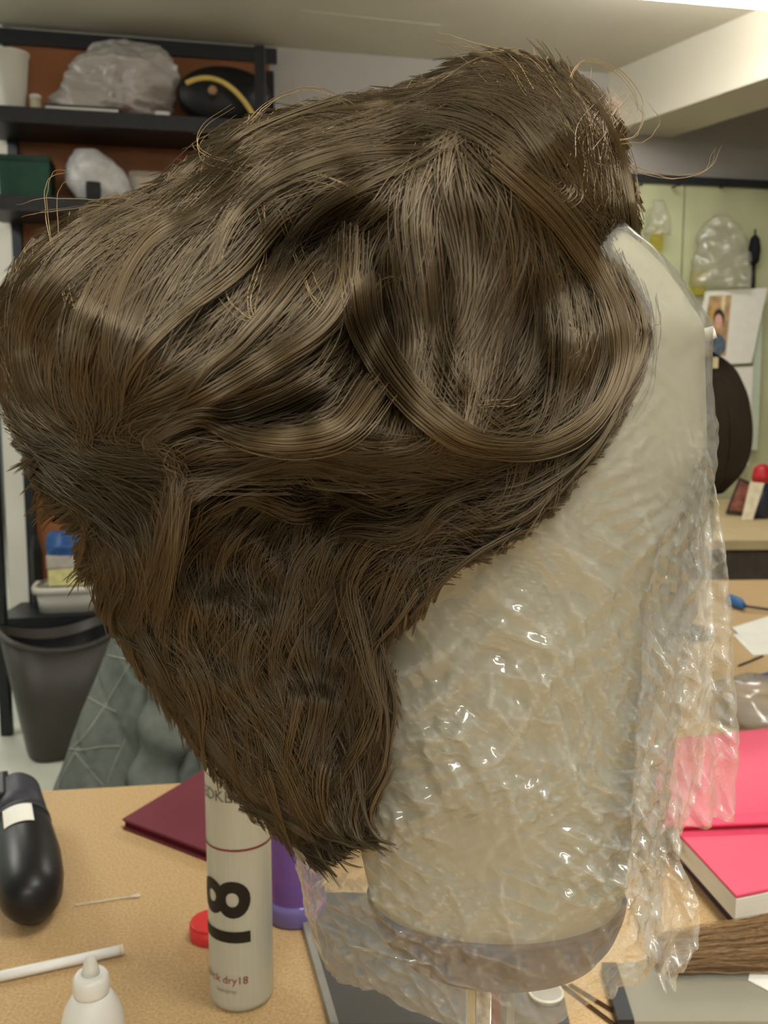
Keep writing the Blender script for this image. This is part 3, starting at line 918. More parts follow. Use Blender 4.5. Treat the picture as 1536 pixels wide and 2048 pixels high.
def can_text(txt, size, z, ang, m, rot90=False, name='lettering', bold=0.0):
    cu = bpy.data.curves.new('t', 'FONT')
    cu.body = txt; cu.size = size; cu.align_x = 'CENTER'; cu.align_y = 'CENTER'; cu.offset = bold
    cu.resolution_u = 5
    ob = bpy.data.objects.new('t', cu); COL.objects.link(ob)
    dg = bpy.context.evaluated_depsgraph_get()
    me = bpy.data.meshes.new_from_object(ob.evaluated_get(dg))
    bpy.data.objects.remove(ob); bpy.data.curves.remove(cu)
    bm = bmesh.new(); bm.from_mesh(me)
    bmesh.ops.triangulate(bm, faces=bm.faces)
    for _ in range(3):
        long_e = [e for e in bm.edges if e.calc_length() > size * .12]
        if long_e: bmesh.ops.subdivide_edges(bm, edges=long_e, cuts=1)
        bmesh.ops.triangulate(bm, faces=bm.faces)
    for v in bm.verts:
        x, y = v.co.x, v.co.y
        if rot90: x, y = -y, x
        a = ang + x / cr_
        R = cr_ + .0005
        v.co = cc + Vector((R * math.sin(a), -R * math.cos(a), z + y))
    bm.to_mesh(me); bm.free(); me.materials.clear(); me.materials.append(m)
    me.name = name
    return put(bpy.data.objects.new(name, me), canb)
face = math.atan2(cc.x, cc.y)          # turn prints so that they face the front of the table
can_text('18', .060, z_on_can(1838), -face - .50, m_blk, rot90=True, name='large_number', bold=.0016)
can_text('REDKEN', .0125, z_on_can(1596), -face - .74, mat('print_dark_grey', (124, 120, 112), .5), name='brand_lettering')
can_text('quick dry18', .0085, z_on_can(1962), -face - .62, m_red, name='product_lettering')
can_text('hairspray', .0045, z_on_can(1984), -face - .5, m_gry, name='small_lettering')

# ---- purple bottle behind the can
pb = atz(592, 1828, TABLE)
pbe = empty('purple_bottle', pb, 'translucent purple bottle behind the spray can', 'bottle')
m_purple = mat('purple_plastic', (160, 120, 214), .15, trans=.35, ior=1.3, var=.08)
lathe('bottle_body', [(.020, 0), (.0245, .002), (.026, .008), (.0245, .018), (.026, .024), (.026, .10), (.022, .112), (.010, .12), (.010, .13)], pb, (0, 0, 1), m_purple, pbe, seg=40)
lathe('bottle_foot', [(.0262, 0), (.0276, .003), (.0276, .014), (.0262, .02)], pb, (0, 0, 1), mat('violet_glass', (176, 160, 246), .08, trans=.5, ior=1.4), pbe, seg=40)
lathe('bottle_cap', [(.012, .13), (.012, .15), (.010, .152)], pb, (0, 0, 1), mat('purple_cap', (90, 60, 150), .4), pbe, seg=24)

# ---- red cap
rp = atz(424, 1872, TABLE)
rce = empty('bottle_lid', rp, 'round red plastic cap half hidden behind the spray can', 'cap')
m_redp = mat('red_plastic', (226, 62, 60), .4, var=.04)
lathe('cap_top', [(.0175, .010), (.0188, .0135), (.0175, .015)], rp, (0, 0, 1), m_redp, rce, seg=40)
lathe('cap_skirt', [(.0178, 0), (.019, .001), (.019, .0125)], rp, (0, 0, 1), m_redp, rce, seg=40)

# ---- maroon book
P0, Pu, Pv = atz(245, 1638, TABLE + .012), atz(420, 1533, TABLE + .012), atz(420, 1704, TABLE + .012)
u = (Pu - P0).normalized(); v = (Pv - P0).normalized()
Lu, Lv = .30, .22
mb = empty('maroon_book', Vector((P0.x, P0.y, TABLE)), 'flat maroon book lying behind the spray can', 'book')
m_mar = mat('maroon_cover', (116, 48, 60), .5, var=.08, scale=14)
q = [P0, P0 + v * Lv, P0 + v * Lv + u * Lu, P0 + u * Lu]
q = [Vector((p.x, p.y, ZT)) for p in q]
hexa('lower_cover', q, (0, 0, .0025), m_mar, mb)
hexa('pages', [p + (sum(q, Vector()) / 4 - p) * .015 + Vector((0, 0, .0025)) for p in q], (0, 0, .007), mat('maroon_pages', (96, 36, 46), .7), mb)
hexa('upper_cover', [p + Vector((0, 0, .0095)) for p in q], (0, 0, .0025), m_mar, mb)

# ---- black hair tool with a white sticker
A = atz(66, 1822, TABLE + .026); B = atz(34, 1592, TABLE + .034)
d = (B - A).normalized(); L = (B - A).length
hd = empty('hair_dryer', Vector((A.x, A.y, TABLE)), 'glossy black tapered hair tool with a square white sticker, left', 'hair tool')
m_gloss = mat('gloss_black', (26, 25, 27), .38, var=.1)
m_satin = mat('satin_black', (52, 54, 62), .5, var=.2, scale=40)
hdb = lathe('barrel', [(.001, -.003), (.012, -.001), (.020, .005), (.0265, .020), (.030, .045), (.0312, .08), (.0295, L * .5), (.0275, L * .62)], A + Vector((0, 0, .004)), d, m_gloss, hd, seg=40)
lathe('collar', [(.0283, L * .62), (.0283, L * .66)], A + Vector((0, 0, .004)), d, m_satin, hd, seg=40)
lathe('rear_housing', [(.0268, L * .66), (.026, L * .8), (.024, L * .98), (.020, L * 1.03)], A + Vector((0, 0, .004)), d, m_satin, hd, seg=40)
hexa('cord_guard', [atz(-30, 1600, TABLE + .03), atz(20, 1590, TABLE + .03), atz(22, 1640, TABLE + .03), atz(-30, 1655, TABLE + .03)], (0, 0, .03), m_gloss, hd, bevel=.006)
# sticker, bent round the barrel
V, F = [], []
side = d.cross(Vector((0, 0, 1))).normalized(); upv = side.cross(d).normalized()
nS = 10
for k in range(2):
    for i in range(nS + 1):
        a = math.radians(-34 + 52 * i / nS)
        r = .0312
        V.append(A + Vector((0, 0, .004)) + d * (L * (.43 + .16 * k)) + side * (r * math.sin(a)) + upv * (r * math.cos(a)))
for i in range(nS): F.append((i, i + 1, nS + 2 + i, nS + 1 + i))
n1 = len(V)
mesh_obj('white_sticker', V, F, m_paper, hdb)

# ---- clear hair pin, white stick, squeeze bottle
A, B = atz(150, 1810, TABLE + .0015), atz(274, 1791, TABLE + .0015)
s = (B - A).normalized()
sp = s.cross(Vector((0, 0, 1))) * .003
o = tube('clear_pin', [A, A + (B - A) * .5, A + (B - A) * .85, B - sp * .6, B + s * .002, B + sp * .6, A + (B - A) * .85], .0009, mat('clear_plastic', (250, 240, 214), .15, trans=.3), n=60, seg=6)
tag(o, 'thin clear looped pin on the table between hair tool and can', 'pin')
A, B = atz(-60, 1966, TABLE + .0045), atz(246, 1899, TABLE + .0045)
d = B - A
st = empty('white_stick', Vector((B.x, B.y, TABLE)), 'long white hollow stick lying on the table', 'stick')
lathe('rod', [(.0042, 0), (.0042, d.length)], A, d, mat('white_plastic', (252, 251, 246), .35, var=.02), st, seg=20)
lathe('end_cap', [(.0044, d.length - .003), (.0044, d.length + .0005), (.003, d.length + .0008)], A, d, mat('cream_end', (226, 216, 186), .5), st, seg=20)
sb = at(180, 1912, .60)
zt = sb.z - TABLE
sq = Vector((sb.x, .60, TABLE))
sbe = empty('squeeze_bottle', sq, 'small white squeeze bottle with nozzle at the bottom left', 'bottle')
m_milk = mat('milky_plastic', (250, 250, 243), .35, var=.02)
lathe('bottle_body', [(.018, 0), (.0208, .002), (.0212, .008), (.0212, zt - .052), (.0205, zt - .045), (.0185, zt - .037), (.0145, zt - .030), (.0118, zt - .0265)], sq, (0, 0, 1), m_milk, sbe, seg=48)
lathe('collar', [(.0118, zt - .027), (.0122, zt - .024), (.0120, zt - .016), (.0100, zt - .0125)], sq, (0, 0, 1), m_milk, sbe, seg=40)
lathe('nozzle', [(.0062, zt - .0128), (.0048, zt - .006), (.0032, zt - .001), (.0022, zt)], sq, (0, 0, 1), mat('nozzle_plastic', (240, 240, 230), .3), sbe, seg=28)

# ================================================================= canvas wig block and its stand
Y0 = .42
BROWS = [(250, 860, 960, .010), (264, 790, 1030, .030), (310, 720, 1100, .052), (370, 640, 1150, .062), (430, 590, 1192, .068), (476, 560, 1236, .071), (520, 525, 1292, .073), (560, 505, 1328, .074), (655, 475, 1396, .075),
         (720, 468, 1396, .075), (900, 490, 1402, .073), (1000, 520, 1388, .069), (1200, 590, 1345, .061), (1400, 650, 1300, .054), (1600, 700, 1265, .048), (1760, 735, 1246, .043), (1800, 745, 1235, .041)]
m_canvas = mat('block_canvas', (164, 160, 136), .85, rgb2=(180, 176, 152), scale=8)
m_band = mat('leather_band', (42, 14, 24), .55, rgb2=(62, 28, 36), scale=60)
bb = at(985, 1840, Y0)
blk = empty('wig_block', bb, 'canvas head shaped wig block facing right on a clamp', 'wig block')
loft('canvas_head', BROWS, Y0, 120, 96, m_canvas, blk)
loft('base_band', [(1786, 733, 1250, .0445), (1806, 738, 1246, .046), (1850, 758, 1226, .045), (1876, 785, 1200, .041)], Y0, 16, 96, m_band, blk)
tp = at(1397, 676, Y0 - .012)
lathe('pin', [(.0018, 0), (.003, .003), (.0026, .007)], tp, (1, -.3, .4), m_white, blk, seg=12)
# clamp below
cl = Vector((bb.x - .002, Y0 - .012, TABLE + .007))
clz = at(985, 1870, Y0).z
cs = empty('clamp_stand', Vector((cl.x, cl.y, TABLE)), 'chrome clamp post with coloured label holding up the wig block', 'clamp')
m_chrome = mat('chrome', (196, 196, 190), .25, metal=.8, var=.05)
clp = lathe('post', [(.0112, .012), (.0112, clz - cl.z)], cl, (0, 0, 1), m_chrome, cs, seg=40)
lathe('base_plate', [(.05, 0), (.055, .003), (.055, .008), (.03, .014), (.013, .018)], cl, (0, 0, 1), m_chrome, cs, seg=48)
def strip(a0, a1, m, nm):
    V, F = [], []
    n = 8
    for k in range(2):
        for i in range(n + 1):
            a = math.radians(a0 + (a1 - a0) * i / n)
            V.append(cl + Vector((.0115 * math.sin(a), -.0115 * math.cos(a), (.03, clz - cl.z - .004)[k])))
    for i in range(n): F.append((i, i + 1, n + 2 + i, n + 1 + i))
    mesh_obj(nm, V, F, m, clp)
strip(-70, -42, mat('label_yellow', (206, 190, 140), .4), 'label_stripe')
strip(-40, -6, mat('label_white', (224, 222, 210), .4, rgb2=(90, 90, 90), scale=160), 'label_stripe')
strip(-4, 16, mat('label_red', (110, 40, 48), .4), 'label_stripe')
strip(16, 34, mat('label_grey', (92, 92, 94), .4), 'label_stripe')

# ---- clear plastic bag over the block
m_flap = film('clear_flap_film', .24, (226, 226, 214), rough=.07, gloss=1.3)
m_bag = film('clear_bag_film', .15, (226, 226, 214), rough=.07, gloss=1.3)
CREASE = []
bge = empty('plastic_bag', at(985, 1900, Y0), 'crinkled clear plastic bag pulled over the canvas wig block', 'plastic bag')
GROWS = [(310, 710, 1106, .058), (370, 630, 1156, .068), (430, 582, 1198, .073), (476, 552, 1242, .077), (520, 516, 1298, .079), (560, 496, 1334, .080), (655, 466, 1401, .081), (720, 460, 1401, .081), (900, 480, 1408, .080), (1000, 510, 1400, .078),
         (1200, 560, 1372, .074), (1400, 590, 1340, .071), (1560, 600, 1318, .070), (1700, 600, 1310, .069), (1780, 603, 1312, .068), (1840, 620, 1300, .066), (1872, 640, 1285, .064)]
def tri(x):
    return abs(x - math.floor(x) - .5) * 2           # triangle wave 0..1
_r = random.Random(5)
WAVES = []
for per, amp, cnt in ((.030, .0034, 4), (.014, .0038, 5), (.007, .0024, 6), (.0036, .0007, 4)):
    for i in range(cnt):
        th = math.radians(_r.uniform(20, 75) if i % 3 else _r.uniform(95, 170))   # mostly slanting creases
        WAVES.append((math.cos(th) / per, math.sin(th) / per, _r.uniform(-.5, .5) / per, _r.uniform(0, 1), amp / 2, Vector((_r.uniform(-9, 9), _r.uniform(-9, 9), 0)), _r.uniform(14, 30) * (.013 / per) ** .4))
def crinkle(p):
    """facets with sharp straight folds, each family of folds living in its own patches"""
    w = p + .006 * noise.noise_vector(p * 28)
    h = c = 0.0
    for fx, fz, fy, ph, amp, off, ms in WAVES:
        k = noise.noise(p * ms + off) * 2.2 + .15
        if k <= 0: continue
        k = min(1.0, k)
        t = tri(w.x * fx + w.z * fz + w.y * fy + ph)
        h += amp * k * t
        if t > .90: c += k * (t - .90) / .10 * .32
    return h, min(1.0, c)
def bag_disp(p, n, v, a):
    k = min(1.0, max(0.18, (v - .16) * 2.6))
    h, c = crinkle(p)
    CREASE.append(c * k)
    q = p + n * ((h - .0035 + .0028 * noise.noise(p * 24)) * k + .0015)
    if v > .93:
        q.z += .006 * math.sin(a * 5) * (v - .93) / .07 + .004 * noise.noise(p * 60)
    return q
bgo = loft('bag_body', GROWS, Y0, 470, 400, m_bag, bge, disp=bag_disp, cap_top=False, cap_bot=False)
ca = bgo.data.attributes.new('crease', 'FLOAT', 'POINT')
ca.data.foreach_set('value', np.array(CREASE, np.float32))
sheet('bag_flap', [(1396, 905), (1330, 1010), (1290, 1200), (1270, 1400), (1262, 1560), (1290, 1680)], [(1408, 896), (1436, 1040), (1455, 1200), (1464, 1330), (1467, 1480), (1462, 1625)], (.385, .43), m_flap, bge, nu=90, nv=240, fold=.004, nfold=3.5)
sheet('bag_flap', [(1385, 950), (1310, 1080), (1280, 1250), (1265, 1450), (1260, 1600), (1268, 1700)], [(1405, 930), (1420, 1080), (1425, 1250), (1420, 1400), (1400, 1540), (1345, 1690)], (.375, .40), m_flap, bge, nu=80, nv=220, fold=.003, nfold=2.5, seed=2.1)
sheet('bag_tail', [(1262, 1560), (1258, 1680), (1262, 1780), (1280, 1860), (1305, 1942)], [(1352, 1580), (1346, 1690), (1372, 1752), (1388, 1832), (1330, 1940)], (.37, .40), m_flap, bge, nu=60, nv=150, fold=.004, nfold=1.7, seed=4.0, cr=.005)

# ================================================================= the brown wig
UNION = [(1278, 430), (1250, 470), (1236, 500), (1240, 550), (1285, 610), (1300, 670), (1265, 780), (1205, 880), (1165, 935), (1110, 1005), (1035, 1075), (925, 1130), (835, 1215), (765, 1285),
         (788, 1390), (770, 1450), (776, 1555), (738, 1620), (742, 1685), (690, 1690), (640, 1732), (565, 1680), (488, 1608), (428, 1540), (368, 1452), (298, 1370), (238, 1268), (200, 1205),
         (168, 1130), (158, 1065), (110, 1015), (78, 960), (58, 900), (22, 840), (2, 760), (0, 650), (12, 570), (60, 500), (150, 432), (300, 385), (380, 330), (470, 252), (600, 217),
         (780, 190), (850, 165), (900, 136), (970, 117), (1050, 120), (1130, 145), (1200, 190), (1232, 250), (1246, 330), (1270, 400)]
UP_LOW = [(1165, 935), (1050, 955), (900, 960), (720, 940), (560, 930), (430, 960), (300, 960), (180, 985), (110, 1015)]
GX, GY, GS = 200, 262, 8.0           # guide grid, 8 px cells, offset 40 px
gx = np.arange(GX) * GS - 40; gy = np.arange(GY) * GS - 40
PXg, PYg = np.meshgrid(gx, gy)
def inside(poly, X, Y):
    r = np.zeros(X.shape, bool)
    n = len(poly)
    for i in range(n):
        x1, y1 = poly[i]; x2, y2 = poly[(i + 1) % n]
        c = ((y1 > Y) != (y2 > Y)) & (X < (x2 - x1) * (Y - y1) / (y2 - y1 + 1e-9) + x1)
        r ^= c
    return r
def dist_poly(poly, X, Y):
    d = np.full(X.shape, 1e9)
    n = len(poly)
    for i in range(n):
        a = np.array(poly[i], float); b = np.array(poly[(i + 1) % n], float)
        ab = b - a
        t = np.clip(((X - a[0]) * ab[0] + (Y - a[1]) * ab[1]) / (ab @ ab + 1e-9), 0, 1)
        d = np.minimum(d, np.hypot(X - a[0] - t * ab[0], Y - a[1] - t * ab[1]))
    return d
INS = inside(UNION, PXg, PYg)
DST = np.where(INS, dist_poly(UNION, PXg, PYg), 0)
def blur(A, k):
    for _ in range(k):
        A = (A + np.roll(A, 1, 0) + np.roll(A, -1, 0) + np.roll(A, 1, 1) + np.roll(A, -1, 1)) / 5
    return A
RB = np.array(GROWS)
bl = np.interp(PYg, RB[:, 0], RB[:, 1]); brr = np.interp(PYg, RB[:, 0], RB[:, 2]); bdp = np.interp(PYg, RB[:, 0], RB[:, 3])
BLK = bdp * np.sqrt(np.clip(1 - ((PXg - (bl + brr) / 2) / ((brr - bl) / 2)) ** 2, 0, 1))
BLK = np.where((PYg > 300) & (PYg < 1850) & (BLK > .002), BLK + .009, 0)
def round_T(R, T): return T * np.sqrt(np.clip(1 - (1 - np.clip(DST / R, 0, 1)) ** 2, 0, 1))
def gauss(cx, cy, sx, sy_, a, rot=0):
    c, s = math.cos(rot), math.sin(rot)
    X, Y = PXg - cx, PYg - cy
    return a * np.exp(-(((X * c + Y * s) / sx) ** 2 + ((-X * s + Y * c) / sy_) ** 2))
T_UP = round_T(330, .120)
HOL = gauss(610, 500, 130, 75, 1, -.5) + gauss(750, 680, 60, 130, 1, .1) + gauss(1050, 700, 70, 130, .8, .1) + gauss(540, 830, 170, 30, .6, -.2) + gauss(640, 950, 260, 30, .5) + gauss(880, 650, 16, 130, .5, .1)
HOL = np.clip(HOL, 0, 1)
T_UP = T_UP - .036 * HOL
T_UP = T_UP + gauss(950, 330, 160, 90, .008) + gauss(200, 650, 150, 160, .012) + gauss(880, 880, 200, 60, .008)
T_LO = round_T(260, .070)
T_UP = np.where(INS, np.maximum(T_UP, BLK * np.clip(DST / 40, 0, 1)), 0)
T_LO = np.where(INS, np.maximum(T_LO, BLK * np.clip(DST / 30, 0, 1)), 0)
T_UP, T_LO = blur(T_UP, 8), blur(T_LO, 6)
_n = blur(np.random.default_rng(21).normal(0, 1, PXg.shape), 22); _n /= _n.std()
T_LO = np.maximum(T_LO + .002 * _n * np.clip(DST / 60, 0, 1), BLK * np.clip(DST / 30, 0, 1) * INS)
_n = blur(np.random.default_rng(22).normal(0, 1, PXg.shape), 30); _n /= _n.std()
T_UP = np.maximum(T_UP + .0012 * _n * np.clip(DST / 60, 0, 1), BLK * np.clip(DST / 40, 0, 1) * INS)
def samp(A, px, py):
    fx = np.clip((px + 40) / GS, 0, GX - 1.001); fy = np.clip((py + 40) / GS, 0, GY - 1.001)
    i = fx.astype(int); j = fy.astype(int); u = fx - i; v = fy - j
    return A[j, i] * (1 - u) * (1 - v) + A[j, i + 1] * u * (1 - v) + A[j + 1, i] * (1 - u) * v + A[j + 1, i + 1] * u * v

G_UP = [
 [(1245, 430), (1215, 330), (1150, 230), (1050, 160), (950, 140), (860, 170), (760, 205)],
 [(1200, 430), (1130, 330), (1020, 240), (920, 205), (830, 215), (720, 235), (600, 250)],
 [(1275, 440), (1258, 380), (1228, 290), (1190, 215), (1120, 150)],
 [(1120, 420), (1040, 330), (960, 270), (860, 250), (740, 270)],
 [(880, 240), (760, 235), (640, 240), (520, 270), (420, 325), (320, 390), (200, 430), (100, 490), (35, 570), (10, 660), (15, 770), (60, 850), (150, 890)],
 [(870, 290), (720, 290), (580, 310), (460, 370), (350, 440), (230, 500), (130, 590), (80, 700), (90, 800), (150, 870), (250, 890)],
 [(860, 320), (700, 340), (560, 390), (460, 460), (370, 550), (290, 650), (240, 760), (230, 860)],
 [(750, 370), (640, 420), (570, 500), (520, 590), (450, 680), (360, 760), (250, 830), (150, 880)],
 [(760, 420), (690, 500), (640, 600), (570, 680), (470, 750), (380, 810), (290, 860)],
 [(800, 400), (760, 500), (740, 620), (680, 700), (590, 770), (500, 830), (400, 860)],
 [(850, 330), (820, 430), (820, 560), (840, 660), (820, 750), (790, 830)],
 [(890, 310), (900, 420), (920, 540), (900, 650), (870, 750), (840, 830)],
 [(930, 300), (990, 380), (1010, 500), (980, 620), (950, 720), (930, 820)],
 [(960, 310), (1060, 400), (1120, 500), (1150, 620), (1140, 740), (1090, 840), (1000, 880)],
 [(1000, 310), (1110, 410), (1190, 520), (1240, 620), (1250, 720), (1200, 830), (1110, 890), (1000, 900), (910, 870)],
 [(1150, 400), (1230, 500), (1285, 600), (1295, 680), (1255, 790), (1190, 880), (1110, 950)],
 [(720, 560), (740, 660), (800, 760), (880, 840), (970, 890), (1090, 895)],
 [(10, 680), (22, 780), (80, 868), (180, 905), (300, 905)],
 [(700, 800), (620, 860), (520, 880), (430, 850)],
 [(1050, 910), (930, 935), (800, 930), (680, 905), (620, 880)],
]
G_LO = [
 [(1170, 930), (1080, 1010), (970, 1060), (860, 1090), (760, 1090)],
 [(1100, 1000), (1000, 1080), (890, 1130), (810, 1220), (770, 1280)],
 [(900, 960), (780, 990), (650, 980), (560, 950)],
 [(560, 920), (470, 1010), (380, 1080), (280, 1120), (190, 1130)],
 [(300, 900), (220, 950), (160, 1010), (110, 1040)],
 [(480, 900), (470, 1000), (450, 1100), (400, 1200)],
 [(350, 1000), (270, 1080), (240, 1180), (280, 1300), (380, 1440), (480, 1580), (580, 1680), (650, 1740)],
 [(500, 1050), (440, 1180), (430, 1300), (480, 1430), (560, 1570), (630, 1690)],
 [(620, 1050), (570, 1200), (560, 1330), (600, 1470), (650, 1600), (690, 1690), (750, 1690)],
 [(760, 1100), (680, 1220), (650, 1350), (670, 1480), (700, 1600), (750, 1690)],
 [(800, 1120), (740, 1230), (740, 1330), (770, 1430), (770, 1540), (730, 1640)],
 [(200, 1010), (190, 1090), (220, 1210), (300, 1350)],
]
def field(guides):
    S, D = [], []
    for g in guides:
        L = sum(math.dist(g[i], g[i + 1]) for i in range(len(g) - 1))
        c = catmull(g, max(6, int(L / 22)))
        t = np.gradient(c, axis=0); t /= np.linalg.norm(t, axis=1, keepdims=True)
        S.append(c); D.append(t)
    S = np.vstack(S); D = np.vstack(D)
    fx = np.zeros(PXg.shape); fy = np.zeros(PXg.shape)
    for s, t in zip(S, D):
        w = 1.0 / ((PXg - s[0]) ** 2 + (PYg - s[1]) ** 2 + 300.0) ** 1.8
        fx += w * t[0]; fy += w * t[1]
    n = np.hypot(fx, fy) + 1e-12
    return fx / n, fy / n
F_UP, F_LO = field(G_UP), field(G_LO)
def smooth_noise(cells, seed):
    r = np.random.default_rng(seed)
    A = r.normal(0, 1, PXg.shape)
    A = blur(A, cells)
    return A / A.std()
def turn(f, ang):
    c, s_ = np.cos(ang), np.sin(ang)
    return f[0] * c - f[1] * s_, f[0] * s_ + f[1] * c
F_LO = turn(F_LO, np.where(PYg < 1250, .24, .12) * smooth_noise(70, 3))
F_UP = turn(F_UP, .05 * smooth_noise(80, 4))
ODST = np.where(INS, 0, dist_poly(UNION, PXg, PYg))
SPEED = np.clip(1 - ODST / 12, 0, 1)

NP = 18
def integrate(seed, fld, length, n=NP, wander=.22, freq=.006, free=0.0):
    """seed (N,2) -> (N,n,2) paths along the flow, centred a third of the way along"""
    N = len(seed)
    st = (length / (n - 1))[:, None]
    ph = rng.uniform(0, 6.28, N); fr = rng.uniform(.5, 1.5, N) * freq
    def step(p, sgn, dist):
        a = samp(fld[0], p[:, 0], p[:, 1]); b = samp(fld[1], p[:, 0], p[:, 1])
        w = wander * np.sin(ph + fr * dist)
        c, s = np.cos(w), np.sin(w)
        d = np.stack([a * c - b * s, a * s + b * c], 1)
        d /= np.linalg.norm(d, axis=1, keepdims=True) + 1e-9
        v = samp(SPEED, p[:, 0], p[:, 1])[:, None]
        return p + sgn * st * d * (.04 + .96 * np.maximum(v, free))
    nb = n // 3
    back = [seed]
    for k in range(nb): back.append(step(back[-1], -1, -(k + 1) * st[:, 0]))
    fwd = [seed]
    for k in range(n - 1 - nb): fwd.append(step(fwd[-1], 1, (k + 1) * st[:, 0]))
    return np.stack(back[::-1] + fwd[1:], 1)

def seeds(n, mask):
    ys, xs = np.where(mask & (rng.uniform(0, 1, mask.shape) > HOL * .8))
    k = rng.integers(0, len(xs), n)
    return np.stack([gx[xs[k]] + rng.uniform(-4, 4, n), gy[ys[k]] + rng.uniform(-4, 4, n)], 1)

def strands_from(center, lift, per, Tg, spread, dspread, tipf=.4, wob=3.0, back=False, ends=None):
    """clump centre lines (C,n,2) in the plane of the wig -> strand points (C*per,n,3)"""
    C, n = center.shape[:2]
    t = np.gradient(center, axis=1)
    t /= np.linalg.norm(t, axis=2, keepdims=True) + 1e-9
    nrm = np.stack([-t[..., 1], t[..., 0]], -1)
    s = np.linspace(0, 1, n)
    prof = (1 - (1 - tipf) * s ** 1.5)[None, None, :]
    lat = rng.normal(0, 1, (C, per, 1)) * np.asarray(spread).reshape(-1, 1, 1) * prof
    ph = rng.uniform(0, 6.28, (C, per, 1)); fq = rng.uniform(2, 6, (C, per, 1))
    lat = lat + wob * np.sin(ph + fq * s[None, None, :]) * (.4 + .6 * s[None, None, :])
    lat = lat * np.clip(samp(DST, center[..., 0], center[..., 1]) / 45, .22, 1)[:, None, :]
    dep = rng.normal(0, 1, (C, per, 1)) * dspread * prof
    # shift along the flow so that strand ends are ragged
    sh = rng.normal(0, 14, (C, per, 1, 1))
    edge_k = np.clip(samp(DST, center[..., 0], center[..., 1]) / 40, .15, 1)[:, None, :, None]
    P = center[:, None] + nrm[:, None] * lat[..., None] + t[:, None] * sh * edge_k
    px, py = P[..., 0], P[..., 1]
    T = np.maximum(samp(Tg, px, py), samp(BLK, px, py))
    arch = (np.sin(s * math.pi) * .003 - .002 * (1 - s))[None, None, :]
    h = T + lift[:, None, None] + dep + arch
    if back:
        base = at_np(px, py, np.full(px.shape, Y0))
        base[..., 1] += np.maximum(h, -.004)
        W = base
    else:
        W = at_np(px, py, Y0 - h)
    return W.reshape(-1, n, 3)

m_hair = hair_mat('wig_hair', (30, 22, 12), (94, 75, 46), shine=.30)
m_hair_lo = m_hair
wig = empty('brown_wig', at(700, 1690, Y0), 'tousled layered brown wig on the plastic covered block', 'wig')

YLOW = np.interp(PXg, [p[0] for p in UP_LOW[::-1]], [p[1] for p in UP_LOW[::-1]])
mask_up = INS & (PYg < YLOW)
mask_lo = INS & (PYg > YLOW - 130)

# inner filler closing the volume, coloured dark as painted shade between strands
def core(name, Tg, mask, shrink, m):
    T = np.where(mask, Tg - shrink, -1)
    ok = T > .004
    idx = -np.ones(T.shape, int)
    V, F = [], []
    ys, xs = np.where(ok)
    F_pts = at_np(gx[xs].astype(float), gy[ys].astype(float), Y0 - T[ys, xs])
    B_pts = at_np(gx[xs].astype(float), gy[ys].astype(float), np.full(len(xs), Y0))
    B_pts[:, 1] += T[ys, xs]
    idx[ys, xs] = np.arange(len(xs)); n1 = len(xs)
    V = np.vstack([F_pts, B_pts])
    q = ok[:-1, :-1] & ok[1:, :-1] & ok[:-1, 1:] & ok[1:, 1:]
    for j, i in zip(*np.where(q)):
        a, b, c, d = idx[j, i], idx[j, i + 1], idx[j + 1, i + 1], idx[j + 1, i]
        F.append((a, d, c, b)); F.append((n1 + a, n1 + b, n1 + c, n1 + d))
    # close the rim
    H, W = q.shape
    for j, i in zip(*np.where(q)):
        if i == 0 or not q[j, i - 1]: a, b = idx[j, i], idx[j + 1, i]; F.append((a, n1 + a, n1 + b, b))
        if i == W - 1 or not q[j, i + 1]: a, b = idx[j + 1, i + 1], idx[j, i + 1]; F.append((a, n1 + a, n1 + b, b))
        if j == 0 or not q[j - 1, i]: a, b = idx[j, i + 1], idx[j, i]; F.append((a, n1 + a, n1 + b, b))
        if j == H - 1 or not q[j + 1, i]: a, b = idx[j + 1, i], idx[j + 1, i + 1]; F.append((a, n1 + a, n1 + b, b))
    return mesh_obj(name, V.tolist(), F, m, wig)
m_core = mat('hair_gap_shade', (34, 24, 14), .8, rgb2=(58, 44, 26), scale=60)
core('upper_hair_shade_core', T_UP, mask_up & (DST > 26), .012, m_core)
core('lower_hair_shade_core', T_LO, mask_lo & (DST > 30), .015, m_core)

def grow(name, nclump, per, mask, fld, Tg, lmin, lmax, lift_sd, spread, radius, back=False, lift0=0.0, wander=.22, free=0.0):
    sd = seeds(nclump, mask)
    c = integrate(sd, fld, rng.uniform(lmin, lmax, nclump), wander=wander, free=free)
    lift = lift0 + rng.normal(0, lift_sd, nclump)
    W = strands_from(c, lift, per, Tg, rng.uniform(spread * .5, spread * 1.4, nclump), .0018, back=back)
    tone = np.clip(np.repeat(rng.beta(1.6, 2.2, nclump), per) * .7 + rng.uniform(0, .3, len(W)), 0, 1)
    return hair_object(name, W, rng.uniform(radius * .7, radius * 1.2, len(W)), m_hair, wig, kind='stuff', tone=tone)

grow('lower_hair', 900, 20, mask_lo, F_LO, T_LO, 150, 320, .0068, 11, .00013, wander=.4)
grow('loose_lower_hair', 1500, 3, mask_lo, F_LO, T_LO, 140, 320, .0045, 14, .00011, lift0=.003, wander=.6)
grow('upper_hair', 1200, 24, mask_up, F_UP, T_UP, 260, 560, .0055, 15, .00013, wander=.18)
grow('loose_upper_hair', 3000, 3, mask_up, F_UP, T_UP, 240, 520, .004, 16, .00011, lift0=.004, wander=.25)
grow('rear_lower_hair', 200, 18, mask_lo & (DST > 20), F_LO, T_LO, 260, 420, .003, 22, .00018, back=True)
grow('rear_upper_hair', 320, 18, mask_up & (DST > 20), F_UP, T_UP, 300, 520, .003, 22, .00018, back=True)
